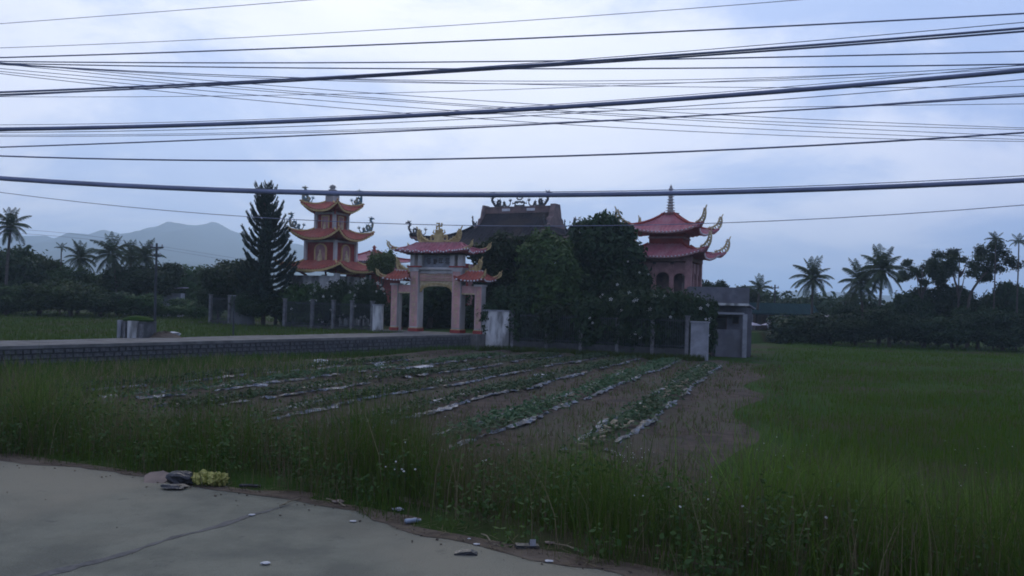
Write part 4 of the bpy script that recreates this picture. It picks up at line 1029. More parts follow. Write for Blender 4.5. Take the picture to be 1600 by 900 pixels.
tree('ragged', 330, 425, 60, 104, ZL, 'broadleaf_tree', 'small distant tree in the gap left of the round clipped tree', group='trees behind the left meadow', bottom_py=490)
for i, (px, tp, w, yy, pl) in enumerate(((10, 452, 90, 82, 'at the far left edge'), (62, 446, 80, 83, 'under the uneven tree'), (112, 440, 84, 82, 'below the thin areca palm'), (160, 456, 80, 83, 'left of the concrete box'), (222, 470, 62, 84, 'behind the concrete box'), (306, 468, 70, 86, 'by the short iron fence'))):
    tree('ragged' if i % 2 else 'mid', px, tp-10+6*math.sin(i*3), w+16, yy, ZL, 'shrub', 'low bushy shrub at meadow edge ' + pl, 'shrub', 'shrubs along the left meadow', bottom_py=489, var=(1 if i in (1, 2, 5) else 0))
palm(17, 352, 84, ZL, 34, 'big coconut palm with drooping crown at the left edge', lean=.4)
palm(126, 402, 92, ZL, 30, 'bushy coconut palm second from the left', lean=.2)
palm(176, 396, 90, ZL, 36, 'coconut palm with long arching fronds above the concrete box', lean=-.6)
palm(205, 400, 95, ZL, 26, 'smaller coconut palm between the arching palm and pole', lean=.2)
palm(228, 400, 92, ZL, 30, 'bushy coconut palm touching the dark utility pole', lean=-.2)
palm(96, 388, 90, ZL, 12, 'slim areca palm beside the second coconut palm', 'areca_palm', counts=(3, 4, 2), group='areca palms', tr=.08, areca=True)
tree('round', 366, 397, 108, 78, ZL, 'round_tree', 'dense dark rounded tree left of the tall conifer', bottom_py=478, var=0)
# ------------------------------------------------------------------ araucaria
def conifer():
    Y = 73.0; top = P(420, 286, Y); b = empty('conifer_tree', (P(411, 500, Y).x, Y, ZL), 0, 'tall dark araucaria conifer beside the red tower', 'conifer')
    H = top.z-ZL; lean = top.x-P(411, 500, Y).x
    MB().tube(crom([(0, 0, 0), (lean*.3, 0, H*.4), (lean, 0, H*.99)], 8), [.2*(1-.93*i/16) for i in range(17)], 8).build('trunk', 'trunk', b)
    MB().tube([(lean*.7, 0, H*.80), (lean*.6-.45, 0, H*.90), (lean*.6-.95, .1, H*.99)], [.09, .07, .03], 6).build('second_leader', 'trunk', b)
    def branch(seed):
        r = random.Random(seed); V = []; Fc = []
        pts = crom([(0, 0, 0), (.3, 0, -.01), (.65, 0, .14), (1.0, 0, .46)], 8); n = len(pts)
        def rope(ps, rad, cnt):
            for i in range(cnt):
                x = r.random()*(len(ps)-1.001); k = int(x); q = ps[k].lerp(ps[k+1], x-k); d = (ps[k+1]-ps[k]).normalized()
                a = r.uniform(0, 6.28); s = d.cross(Vector((0, 0, 1))).normalized(); u = s.cross(d); o = s*math.cos(a)+u*math.sin(a)
                e = q+(o*.8+d*.9).normalized()*rad*r.uniform(.7, 1.25); w = d.cross(o)*rad*.16; j = len(V)
                V.extend([q-w, q+w, e+w*.3, e-w*.3]); Fc.append((j, j+1, j+2, j+3))
        rope(pts, .095, 420)
        for k in range(9):
            st = pts[int(n*(.30+.055*k))]; s = (-1)**k; ln = .30*(1-.04*k)
            side = [st, st+Vector((ln*.45, s*ln*.55, .02)), st+Vector((ln*.95, s*ln*.8, .14))]; rope(crom(side, 3), .07, 85)
        return np_mesh('branch', np.array([tuple(v) for v in V]), np.array(Fc), 'needle')
    bm = [branch(k) for k in range(4)]; z = H*.13; i = 0
    for q in range(16):
        o = obj('branch', bm[q % 4], b, (lean*.6-.25-.045*q, .05, H*(.86+.008*q)), q*2.4); o.scale = (.75-.02*q,)*3; o.rotation_euler.y = R(-25)
    while z < H*.985:
        t = z/H; L = (2.5*(1-t)**.62+.28)*(1 if t > .3 else .88+.4*t)
        n = 6 if t < .85 else 5
        for k in range(n):
            lz = lean*(t**1.6); o = obj('branch', bm[i % 4], b, (lz, 0, z+random.uniform(-.1, .1)), k*2*math.pi/n+i*.53+random.uniform(-.2, .2)); s = L*random.uniform(.68, 1.18); o.scale = (s, s, s*(1+.9*t)); o.rotation_euler.y = R(4-14*t)
            i += 1
        z += .56-.22*t
conifer()
# ------------------------------------------------------------------ temple planting
GL = 'flowering trees behind the left fence'
tree('round', 672, 425, 130, 76, ZL, 'garden_tree', 'dark tree in the yard seen through the gate arch', 'tree', GL, 516)
tree('round', 398, 452, 70, 72.5, ZL, 'garden_tree', 'low dark tree hiding the foot of the conifer', 'tree', GL, 518)
tree('round', 344, 430, 70, 80, ZL, 'garden_tree', 'dark tree above the short iron fence', 'tree', GL, 505)
tree('round', 432, 446, 85, 74, ZL, 'garden_tree', 'dark leafy garden tree below the conifer', 'tree', GL, 512)
tree('shrub', 478, 438, 70, 73.5, ZL, 'frangipani_tree', 'frangipani with white blossoms below the left corner of the tower', 'tree', GL, 512, flowers=14)
tree('round', 523, 430, 72, 73, ZL, 'frangipani_tree', 'frangipani dotted with white blossoms below the tower front', 'tree', GL, 512, flowers=26)
tree('mid', 566, 440, 62, 71, ZL, 'garden_tree', 'olive green garden tree left of the white panel', 'tree', GL, 514)
tree('round', 580, 428, 54, 69.5, ZL, 'frangipani_tree', 'frangipani with large white flowers touching the gate', 'tree', GL, 505, flowers=22)
tree('light', 597, 385, 50, 74, ZL, 'young_tree', 'pale yellow-green young tree rising behind the gate corner', 'tree', bottom_py=440)
GR = 'trees behind the right fence'
lobe_tree([(785, 390, 25), (757, 398, 20), (818, 392, 23), (785, 420, 31), (822, 430, 22), (758, 436, 16), (790, 455, 32), (762, 472, 22), (818, 468, 25), (790, 488, 26)], 65.5, ZL, 'leaf_dark', 13000, .20, 'dark dense tree just right of the gate roof', GR, 201)
lobe_tree([(850, 378, 20), (873, 388, 17), (832, 396, 18), (860, 410, 31), (886, 424, 20), (836, 430, 25), (862, 448, 34), (888, 458, 20), (848, 476, 27), (872, 492, 22)], 62.8, ZL, 'leaf_fresh', 12000, .19, 'brighter green tree in front of the temple hall', GR, 202)
lobe_tree([(944, 352, 19), (912, 362, 18), (972, 366, 19), (938, 384, 32), (902, 394, 22), (984, 398, 22), (950, 424, 35), (990, 428, 17), (906, 436, 24), (965, 456, 30), (925, 462, 28)], 65.2, ZL, 'leaf_dark', 15000, .21, 'tallest dark tree between hall and right tower', GR, 203)
tree('round', 818, 425, 100, 63.0, ZL, 'garden_tree', 'dark low tree behind the first fence posts', 'tree', GR, 520)
tree('round', 905, 385, 100, 66, ZL, 'garden_tree', 'dark tree filling the gap between the two taller ones', 'tree', GR, 505)
tree('round', 982, 405, 84, 64, ZL, 'garden_tree', 'dark low tree at the foot of the right tower', 'tree', GR, 520, flowers=8)
SR = 'shrubs behind the right fence'
for px, tp, w, d, fl, lb in ((775, 468, 60, .0, 5, 'shrub hanging over the white wall panel by the gate'), (830, 486, 70, .2, 0, 'shadowy shrub behind the first railing bay'), (885, 470, 90, .3, 3, 'shrub below the bright green tree'), (945, 458, 96, .1, 10, 'flowering shrub below the tallest tree'), (1005, 446, 96, .2, 12, 'shrub with scattered white flowers under right tower'), (1050, 447, 92, .3, 16, 'tall shrub with white flowers before the tower arches'), (1090, 460, 60, .4, 8, 'shrub beside the grey house wall'), (700, 470, 90, 14, 0, 'dark shrub seen through the gate opening'), (640, 470, 80, 14, 0, 'dark shrub seen through the left side bay')):
    p = on_line(px); tree('shrub', px, tp, w, p.y+1.1+d, -.12, 'garden_shrub', lb, 'shrub', SR, 522 if d < 5 else 514, var=0, flowers=fl, depth=.8)
# ------------------------------------------------------------------ trees right
GT = 'trees behind the paddy field'
for kind, px, tp, w, Y, bt, lb, vr in (
 ('round', 1113, 432, 58, 104, 500, 'rounded tree top rising behind the grey house', 0), ('round', 1160, 442, 60, 106, 500, 'low tree top behind the right end of grey house', 1),
 ('round', 1212, 464, 100, 118, 505, 'broad dark tree behind the green shed', 0), ('round', 1256, 460, 70, 116, 510, 'dark tree under the lone fan-crowned palm', 1),
 ('shrub', 1252, 490, 92, 90, 541, 'dark bush in front of the shed end', 0), ('ragged', 1330, 470, 66, 100, 540, 'tree between the pale house and paired palms', 0),
 ('round', 1375, 466, 90, 97, 545, 'dark tree behind the tallest palm trunk', 0), ('round', 1420, 450, 84, 93, 548, 'dark tree right of the tallest palm', 1), ('ragged', 1468, 436, 90, 94, 548, 'ragged tree under the feathery tree', 0),
 ('round', 1515, 446, 84, 92, 548, 'dense tree left of the leaning limb', 0), ('round', 1562, 431, 70, 90, 548, 'rounded tree below the first slender areca', 1), ('round', 1606, 434, 80, 88, 550, 'dark tree cut by the right edge', 0), ('ragged', 1400, 470, 70, 99, 546, 'low tree in the gap behind two palms', 0)):
    tree(kind, px, tp, w, Y, ZF, 'broadleaf_tree' if kind != 'shrub' else 'bush', lb, 'tree' if kind != 'shrub' else 'bush', GT, bt, vr)
for i, px in enumerate((1300, 1345, 1395, 1440, 1485, 1530, 1575, 1615)):
    tree('ragged' if i % 2 else 'round', px+6*math.sin(i*5), 484+12*math.sin(i*2.3), 84, 87-i*.7, ZF, 'shrub', 'dark undergrowth shrub along the paddy edge, %s' % ('nearest the pale house', 'second from the pale house', 'under the tallest palm', 'fourth along the edge', 'below the feathery tree', 'third from the right edge', 'second from the right edge', 'at the right edge')[i], 'shrub', 'undergrowth along the paddy', 545+i*1.2, var=0)
tree('airy', 1500, 378, 96, 90, ZF, 'feathery_tree', 'open feathery tree with sky showing through its crown', 'tree', bottom_py=470, var=0)
tree('airy', 1442, 398, 74, 92, ZF, 'feathery_tree', 'smaller feathery tree left of the open-crowned one', 'tree', bottom_py=470)
def leaning_tree():
    Y = 88.0; p = P(1512, 470, Y); b = empty('leaning_tree', (p.x, Y, ZF), 0, 'thin tree with a limb leaning right behind the arecas', 'tree')
    f = lambda px, py: P(px, py, Y)-Vector((p.x, Y, ZF))
    mb = MB(); mb.tube(crom([(0, 0, 0), f(1514, 470), f(1530, 438), f(1548, 418), f(1552, 395)], 5), [.16-.006*i for i in range(21)], 6)
    mb.tube(crom([f(1540, 428), f(1562, 412), f(1585, 410)], 4), [.07-.006*i for i in range(9)], 5); mb.build('trunk', 'trunk', b)
    s = Y/F
    lob = []
    for px, py, r in ((1556, 385, 13), (1550, 405, 12), (1568, 398, 10), (1578, 408, 9), (1588, 413, 9), (1543, 418, 8), (1562, 420, 8)):
        q = f(px, py); lob.append((q.x, q.y, q.z, r*s*.8, r*s*.8, r*s*.65))
    obj('crown', leaf_cloud('crown', lob, 2400, .14, 'leaf_dark', 31, .4, 6), b)
leaning_tree()
palm(1187, 450, 100, ZF, 25, 'short coconut palm behind the green shed', lean=.3, counts=(3, 4, 5, 3, 2, 0))
palm(1270, 434, 95, ZF, 36, 'lone fan-crowned coconut palm right of the shed', counts=(5, 6, 7, 6, 5, 3))
palm(1344, 440, 96, ZF, 38, 'lower coconut palm of the overlapping pair', lean=-.5, counts=(4, 6, 7, 6, 6, 4))
palm(1379, 420, 88, ZF, 42, 'tallest coconut palm with bare trunk at the paddy edge', lean=.25, counts=(5, 6, 7, 6, 6, 5))
palm(1466, 420, 95, ZF, 30, 'coconut palm buried in the feathery trees', counts=(3, 4, 5, 4, 2, 0))
palm(1322, 470, 100, ZF, 18, 'small young palm beside the pale house', counts=(2, 3, 4, 3, 0, 0))
palm(1556, 375, 86, ZF, 17, 'slender areca palm, left of the two at far right', 'areca_palm', counts=(4, 5, 4), group='areca palms', tr=.075, areca=True)
palm(1592, 378, 84, ZF, 19, 'slender areca palm at the far right edge', 'areca_palm', counts=(3, 4, 4), group='areca palms', tr=.08, areca=True)
# far wood closing the gaps between the trunks
def far_wood():
    lob = []
    for px in range(-250, 340, 22): q = P(px, 448, 118); lob.append((q.x, q.y+random.uniform(-3, 3), 1.7, 2.4, 2.0, random.uniform(2.0, 2.8)))
    for px in range(1180, 1900, 22): q = P(px, 490, 120); lob.append((q.x, q.y+random.uniform(-3, 3), 1.2, 2.6, 2.0, random.uniform(2.6, 3.4)))
    o = obj('distant_wood', leaf_cloud('distant_wood', lob, 42000, .42, 'leaf_dark', 55, .8)); tag(o, 'dark mass of distant trees closing the view behind the fields', 'woodland', kind='stuff')
far_wood()
# ------------------------------------------------------------------ utility poles
def pole(px, top_py, base_py, zb, r, label, arms):
    g = G(px-3, base_py, zb); Y = g.y; t = P(px, top_py, Y); b = empty('utility_pole', (t.x, Y, zb), 0, label, 'utility pole', 'distant utility poles')
    H = t.z-zb; MB().tube([(0, 0, 0), (0, 0, H)], [r, r*.7], 8).build('shaft', 'iron', b)
    for dz, w in arms:
        a = MB().box((0, 0, H-dz), (w, .1, .1)).build('crossarm', 'iron', b)
        for s in (-1, 1): MB().lathe([(.03, 0), (.06, .04), (.06, .12), (.03, .18)], 6, (s*w*.42, 0, H-dz+.05)).build('insulator', 'grey_plaster', a)
pole(245, 380, 512, ZL, .10, 'dark utility pole with stubby crossarms left of the round tree', ((.3, .9), (.9, .6)))
pole(366, 462, 525, ZL, .05, 'thin bare pole standing on the grass before the wall panel', ())
pole(1211, 445, 528, ZF, .12, 'slim utility pole with short crossarm by the green shed', ((.35, .9),))
# ------------------------------------------------------------------ overhead wires
MAIN = (11.0, -0.20); DIAG = (14.2, 0.08)
def wire(pts, r, label, plane=MAIN, name='overhead_wire', xl=-17.0, xr=16.0, group=None):
    X = []; Z = []
    for px, py in pts:
        d = ray(px, py); Y = plane[0]/(1-plane[1]*d[0]); X.append(d[0]*Y); Z.append(ZC+d[2]*Y)
    r *= .8
    c = np.polyfit(X, Z, 2 if len(pts) > 2 else 1); n = 48
    P_ = [(x, plane[0]+plane[1]*x, float(np.polyval(c, x))) for x in np.linspace(xl, xr, n)]
    tag(MB().tube(P_, r, 8 if r > .01 else 5).build(name, 'cable', None, smooth=True), label, 'wire', group)
G1 = 'overhead wires along the road'
wire([(0, 37), (240, 19), (470, 1)], .0055, 'thin wire leaving through the top edge, topmost of all', group=G1)
wire([(0, 75), (400, 57), (800, 34), (1230, 1)], .0055, 'thin wire second from the top, leaving at upper right', (11.2, -.2), group=G1)
wire([(0, 90), (400, 77), (800, 61), (1600, 21)], .012, 'medium wire rising steadily to the upper right corner', (10.9, -.2), group=G1)
wire([(0, 96), (400, 98), (800, 96), (1600, 80)], .011, 'nearly level medium wire, upper of the level pair', (11.4, -.2), group=G1)
wire([(0, 99), (400, 105), (800, 108), (1600, 100)], .011, 'nearly level medium wire, lower of the level pair', (11.6, -.2), group=G1)
wire([(0, 144), (400, 127), (800, 103), (1600, 44)], .017, 'upper strand of the thick twin cable rising to the right', (10.6, -.2), 'overhead_cable', group=G1)
wire([(0, 148), (400, 130), (800, 106.5), (1600, 49)], .014, 'lower strand of the thick twin cable rising to the right', (10.62, -.2), 'overhead_cable', group=G1)
wire([(0, 150), (400, 129), (800, 100), (1600, 35)], .006, 'thin wire riding above the twin cable at the right', (10.4, -.2), group=G1)
wire([(0, 151), (400, 149), (800, 141), (1200, 122), (1600, 103)], .005, 'thin wire crossing under the twin cable at left', (11.8, -.2), group=G1)
wire([(0, 195), (400, 187), (800, 167), (1600, 101)], .005, 'thin wire just above the heavy middle cable', (10.8, -.2), group=G1)
wire([(0, 202), (400, 192), (800, 172), (1600, 110)], .032, 'heavy black cable across the middle of the sky', (10.2, -.2), 'overhead_cable', group=G1)
wire([(0, 207), (400, 199), (800, 183), (1600, 124)], .006, 'thin wire hugging the heavy middle cable from below', (10.5, -.2), group=G1)
wire([(0, 213), (400, 209), (800, 196), (1600, 146)], .0055, 'thin wire under the heavy middle cable, merging right', (11.1, -.2), group=G1)
wire([(0, 211), (400, 207), (800, 194), (1600, 148)], .0045, 'faintest wire between the middle cable and slanting wire', (11.3, -.2), group=G1)
wire([(0, 230), (400, 215), (800, 196.5), (1600, 150)], .012, 'medium wire slanting up below the heavy middle cable', (10.9, -.2), group=G1)
wire([(0, 244), (400, 250), (800, 247), (1200, 231), (1600, 207)], .013, 'sagging medium wire between the two heaviest cables', (10.7, -.2), group=G1)
wire([(0, 279), (400, 299), (800, 305.5), (1200, 298), (1600, 282)], .034, 'lowest heavy black cable sagging across the temple spires', (10.0, -.2), 'overhead_cable', group=G1)
wire([(0, 275.5), (400, 295), (800, 301), (1200, 292), (1600, 275)], .006, 'thin wire resting on top of the lowest heavy cable', (10.05, -.2), group=G1)
wire([(0, 300), (350, 337), (700, 352), (1130, 347), (1600, 321)], .0065, 'lowest thin wire sagging in front of the roofs', (12.0, -.2), group=G1)
G2 = 'wires crossing down to the right'
for pts, lb in (
 ([(0, 99), (440, 120), (800, 128), (1200, 120), (1600, 102)], 'upper of two thin wires bowing under the level pair'),
 ([(0, 100), (440, 122), (800, 133), (1200, 125), (1600, 106)], 'lower of two thin wires bowing under the level pair'),
 ([(0, 100), (400, 121), (700, 130), (1200, 134), (1600, 136)], 'thin wire flattening out right of the bowing pair'),
 ([(0, 100), (400, 126), (800, 164), (1200, 184), (1600, 199)], 'uppermost of the five wires falling to the right'),
 ([(0, 101), (400, 135), (800, 170), (1200, 190), (1600, 202)], 'second of the five wires falling to the right'),
 ([(0, 107), (400, 141), (800, 172), (1200, 193), (1600, 213)], 'middle of the five wires falling to the right'),
 ([(0, 112), (300, 139), (800, 180), (1200, 202), (1600, 218)], 'fourth of the five wires falling to the right'),
 ([(0, 116), (300, 145), (800, 191), (1200, 210), (1600, 221)], 'lowest of the five wires falling to the right'),
 ([(0, 205), (400, 190), (800, 176), (1200, 169), (1600, 162)], 'thin level wire crossing the falling wires at right')):
    wire(pts, .0068, lb, (DIAG[0]+random.uniform(-.5, .5), DIAG[1]), group=G2, xl=-17, xr=20)
def far_wire(pts, lb, r=.012):
    P_ = [P(px, py, Y) for px, py, Y in pts]
    tag(MB().tube(crom(P_, 10), r, 5).build('distant_wire', 'cable'), lb, 'wire', 'distant wires')
far_wire([(-80, 352, 70), (100, 364, 76), (245, 384, 82), (420, 412, 84)], 'upper faint distant wire running to the left pole')
far_wire([(-80, 358, 70), (100, 370, 76), (245, 388, 82), (420, 418, 84)], 'lower faint distant wire running to the left pole')
# ------------------------------------------------------------------ crop field
def hgt(x, y): return float(height(np.array(float(x)), np.array(float(y))))
def leaf_patch(pts, size, m, name, seed, up=1.0):
    r = np.random.default_rng(seed); c = np.array(pts); k = len(c)
    nrm = r.normal(0, .45, (k, 3))+np.array([0, 0, up]); nrm /= np.linalg.norm(nrm, axis=1)[:, None]
    t = np.cross(nrm, r.normal(size=(k, 3))); t /= np.linalg.norm(t, axis=1)[:, None]+1e-9; b = np.cross(nrm, t); s = size*r.uniform(.5, 1.4, k)[:, None]
    v = np.stack([c-t*s, c+b*s*.6, c+t*s, c-b*s*.6], 1).reshape(-1, 3)
    return np_mesh(name, v, np.arange(k*4).reshape(-1, 4), m)
def row_x(k, y): return 5.0-3.15*k + (y-30)*(.315+.022*k)
def crop_field():
    # bare soil sheet following the terrain
    ys = np.arange(13.0, 61.0, .5); us = np.linspace(0, 1, 60); V = []
    for y in ys:
        xr = row_x(-1.55, y)+.5*math.sin(y*.6); xl = row_x(8.4, y)
        for u in us:
            x = xl+(xr-xl)*u; z = float(height(np.array(x), np.array(y)))+.03-.16*max(0, (u-.93)/.07)-.16*float(1-sstep(x*M.x+y*M.y, ROAD_B+2.6, ROAD_B+5.0))
            kk = (5.0+(y-30)*.315-x)/(3.15-(y-30)*.022); fr = kk-round(kk); z += .14*max(0, 1-(fr/.28)**2)*(1 if -0.4 < kk < 7.4 else 0)
            V.append((x, y, z))
    n = len(us); m = len(ys); i, j = np.meshgrid(np.arange(m-1), np.arange(n-1), indexing='ij')
    f = np.stack([i*n+j, i*n+j+1, (i+1)*n+j+1, (i+1)*n+j], -1).reshape(-1, 4)
    V = np.array(V); keep = np.ones(len(f), bool)
    cen = V[f].mean(1); b = cen[:, 0]*M.x+cen[:, 1]*M.y
    keep = (side_cw(cen[:, 0], cen[:, 1]) < -.1) & (b < FENCE_B-.1) & (b > ROAD_B+2.6)
    tag(obj('crop_field', np_mesh('crop_field', V, f[keep], 'soil', True)), 'brown bare vegetable field with faint ridges', kind='structure')
    ord_ = ('first', 'second', 'third', 'fourth', 'fifth', 'sixth', 'seventh')
    for k in range(7):
        y0 = (19.5, 19, 21, 23, 25, 27, 28.5)[k]; y1 = (50, 53, 55, 57, 56, 54, 48)[k]
        c0 = Vector((row_x(k, y0), y0, 0)); root = empty('crop_row', (c0.x, c0.y, ZF), 0, '%s crop row from the paddy side, edged with torn silvery plastic' % ord_[k], 'crop row', 'crop rows in the field')
        for s in (-1, 1):
            V = []; Fc = []; r = random.Random(k*7+s); y = y0; prev = None; ph = r.uniform(0, 6)
            def flush():
                if Fc: MB().add(V, Fc).build('plastic_film', 'plastic', root)
                V.clear(); Fc.clear()
            while y < y1:
                g = math.sin(y*.55+ph)+.7*math.sin(y*1.7+ph*2)+.5*math.sin(y*3.9+ph)
                if g > (-1.15 if k in (0, 1, 2, 3) else -.8) - (.4 if y < 36 and k in (2, 3) else 0):
                    w0 = .09+.045*math.sin(y*1.3+ph)+r.uniform(-.06, .06); x = row_x(k, y)+s*(.50+.06*math.sin(y*.8+ph)); zz = hgt(x, y)+.14
                    cur = [(x-w0+r.uniform(-.05, .05)-c0.x, y-c0.y, zz-ZF+r.uniform(-.02, .04)), (x-w0*.2-c0.x, y-c0.y, zz-ZF+r.uniform(0, .08)), (x+w0*.5-c0.x, y-c0.y, zz-ZF+r.uniform(-.01, .07)), (x+w0+r.uniform(-.05, .05)-c0.x, y-c0.y, zz-ZF+r.uniform(-.03, .03))]
                    o = len(V); V += cur
                    if prev is not None: Fc += [(prev+i, prev+i+1, o+i+1, o+i) for i in range(3)]
                    prev = o
                else: prev = None; flush()
                y += .22+r.uniform(-.04, .04)
            flush()
        pts = []; r = random.Random(k+50); 
        for q in range(int((y1-y0)*190)):
            y = y0+(y1-y0)*r.random(); dn = .5+.5*math.sin(y*.5+k*1.7)
            if r.random() > .35+.65*dn: continue
            x = row_x(k, y)+r.gauss(0, .33); pts.append((x-c0.x, y-c0.y, hgt(x, y)+.20+r.uniform(-.04, .16)-ZF))
        tag(obj('vine_leaves', leaf_patch(pts, .075, 'vine', 'vine_leaves', k), root), kind='stuff')
        if k in (0, 1):
            mb = MB(); r = random.Random(k+90)
            for q in range(150 if k == 0 else 40):
                y = y0+(y1-y0)*r.random()**.8; x = row_x(k, y)+.05+r.gauss(0, .10); zz = hgt(x, y)+.26-ZF; a = r.uniform(0, 3.1)
                mb.box((x-c0.x, y-c0.y, zz), (r.uniform(.12, .32), r.uniform(.05, .14), .03), Matrix.Rotation(a, 3, 'Z') @ Matrix.Rotation(r.uniform(-.3, .3), 3, 'Y'))
            tag(mb.build('straw_mulch', 'straw', root), kind='stuff')
    for px, py, w, lb in ((500, 566, 26, 'white plastic scrap near the stone wall, leftmost in field'), (592, 571, 16, 'small white plastic scrap in the middle of the far rows'), (662, 576, 24, 'long white plastic scrap below the gate'), (844, 588, 20, 'white plastic scrap lying farthest right in the field'), (520, 570, 12, 'tiny white scrap beside the leftmost plastic scrap'), (410, 603, 16, 'crumpled pale plastic in the left crop rows'), (672, 573, 11, 'little white scrap behind the long one')):
        g = G(px, py, ZF+.15); s = w/2*g.y/F
        tag(crumpled(s, px, (1, .5, .28), 7).build('plastic_scrap', 'white_plastic', None, (g.x, g.y, g.z+s*.1)), lb, 'litter', 'white scraps in the field')
crop_field()
# ------------------------------------------------------------------ grass
def blades(name, pos, h, w, seed, m, lean=.5, tipfall=.5):
    r = np.random.default_rng(seed); n = len(pos); a = r.uniform(0, 2*np.pi, n); dirv = np.stack([np.cos(a), np.sin(a)], -1); ln = np.abs(r.normal(0, lean, n))
    fa = r.uniform(0, np.pi, n); sd = np.stack([np.cos(fa), np.sin(fa)], -1)
    ts = np.array([0, .4, .75, 1.0]); ws = np.array([1, .85, .5, 0])
    V = np.zeros((n, 7, 3), np.float32); c = 0
    for i, t in enumerate(ts):
        off = dirv*(ln*t**2)[:, None]*h[:, None]; zz = h*(t - tipfall*ln*t**3*.6)
        cen = np.concatenate([pos[:, :2]+off, (pos[:, 2]+zz)[:, None]], 1)
        if i < 3:
            o = np.concatenate([sd*(w*ws[i]/2)[:, None], np.zeros((n, 1))], 1); V[:, c] = cen-o; V[:, c+1] = cen+o; c += 2
        else: V[:, c] = cen
    tri = np.array([(0, 1, 3), (0, 3, 2), (2, 3, 5), (2, 5, 4), (4, 5, 6)]); f = (np.arange(n)[:, None, None]*7+tri[None]).reshape(-1, 3)
    return np_mesh(name, V.reshape(-1, 3), f, m)
def in_view(x, y, mx=.66, pad=2.0): return (y > 3) & (np.abs(x) < mx*y+pad)
def scatter_ab(n, a0, a1, b0, b1, seed):
    r = np.random.default_rng(seed); a = r.uniform(a0, a1, n); b = r.uniform(b0, b1, n); x = a*T.x+b*M.x; y = a*T.y+b*M.y; k = in_view(x, y)
    return a[k], b[k], x[k], y[k]
def edge_b(a): return road_edge(a)-.02+.09*np.sin(a*2.9+2)+.08*np.sin(a*7.1)
def roadside():
    def band(n, seed, hlo, hhi, w, m, name, label, reach=7.5, lean=.4, bias=0.0, kindname='grass'):
        a, b, x, y = scatter_ab(n, -46, 14, ROAD_B-1.0, ROAD_B+reach, seed); r = np.random.default_rng(seed+1)
        d = b-edge_b(a); nz = smooth_noise(x*2.4, y*2.4, seed); keep = (d > 0) & (r.random(len(a)) < np.clip(.55+.9*nz+bias*sstep(d, 1.5, 5.5), .05, 1)) & (r.random(len(a)) < 1-sstep(d, reach-3, reach))
        s = side_cw(x, y); keep &= (s < -.2)
        a, b, x, y, d, nz = [q[keep] for q in (a, b, x, y, d, nz)]
        h = (hlo+(hhi-hlo)*r.random(len(a))**1.3)*(.30+.70*sstep(d, 0, .9))*np.clip(1+.55*nz, .4, 1.6)
        h = h*np.clip(1+.4*smooth_noise(x*.55, y*.55, 33), .6, 1.5)
        h = h*(1-.35*sstep(d, reach-2.5, reach)); right = sstep(a, -4, 3); h = h*(1+.05*right)
        pos = np.stack([x, y, height(x, y)-.03], -1)
        tag(obj(name, blades(name, pos, h, np.full(len(a), w)*r.uniform(.6, 1.3, len(a)), seed, m, lean)), label, kindname, kind='stuff')
    band(230000, 1, .40, 1.20, .008, 'grass', 'roadside_grass', 'tall green grass thick along the roadside bank', 8.0, .42, -.25)
    band(110000, 2, .40, 1.20, .0065, 'dry_grass', 'dry_grass', 'dry tan stalks mixed in the roadside grass', 9.5, .3, .5)
    # seeding stalks, taller than the rest
    a, b, x, y = scatter_ab(2600, -46, 14, ROAD_B-.6, ROAD_B+7.5, 61); r = np.random.default_rng(62); k = (b-edge_b(a) > .3) & (side_cw(x, y) < -.2); x, y = x[k], y[k]; n = len(x)
    st = blades('seed_stalks', np.stack([x, y, height(x, y)], -1), r.uniform(.7, 1.35, n), r.uniform(.005, .010, n), 63, 'dry_grass', .28, .5)
    tag(obj('seed_stalks', st), 'tall pale seeding stalks rising above the roadside grass', 'grass', kind='stuff')
    # straw lying along the edge of the road
    a = np.random.default_rng(64).uniform(-24, 4, 1500); r = np.random.default_rng(65); e = road_edge(a)+r.normal(.06, .12, 1500); mb = MB()
    for q in range(1500):
        p = AB(float(a[q]), float(e[q]), .012+.01*r.random()); t = r.uniform(0, 3.14); l = r.uniform(.02, .11); dv = Vector((math.cos(t), math.sin(t), r.uniform(-.05, .12)))*l
        w = Vector((-math.sin(t), math.cos(t), 0))*.0025; mb.add([p-dv-w, p-dv+w, p+dv+w, p+dv-w], [(0, 1, 2, 3)])
    tag(mb.build('straw_litter', 'dry_grass'), 'loose dry straw lying along the road edge', 'straw', kind='stuff')
    # leafy weeds: stems of small leaves
    a, b, x, y = scatter_ab(9000, -46, 14, ROAD_B-.9, ROAD_B+6.5, 5); r = np.random.default_rng(6); d = b-edge_b(a); k = (d > .15) & (side_cw(x, y) < -.2) & (smooth_noise(x*.8, y*.8, 17) > -.15); x, y, d = x[k], y[k], d[k]
    hh = r.uniform(.25, 1.0, len(x))*(.4+.6*sstep(d, 0, 1.0)); nl = 22; t = r.uniform(.15, 1, (len(x), nl)); z0 = height(x, y)
    px_ = np.repeat(x, nl)+r.normal(0, .085, len(x)*nl); py_ = np.repeat(y, nl)+r.normal(0, .085, len(x)*nl); pz_ = np.repeat(z0, nl)+np.repeat(hh, nl)*t.ravel()
    tag(obj('roadside_weeds', leaf_patch(np.stack([px_, py_, pz_], -1), .030, 'weed', 'roadside_weeds', 8, .7)), 'leafy green weeds growing among the roadside grass', 'weeds', kind='stuff')
    # small white daisies, gathered where the photograph shows them
    cl = []; rr = random.Random(4)
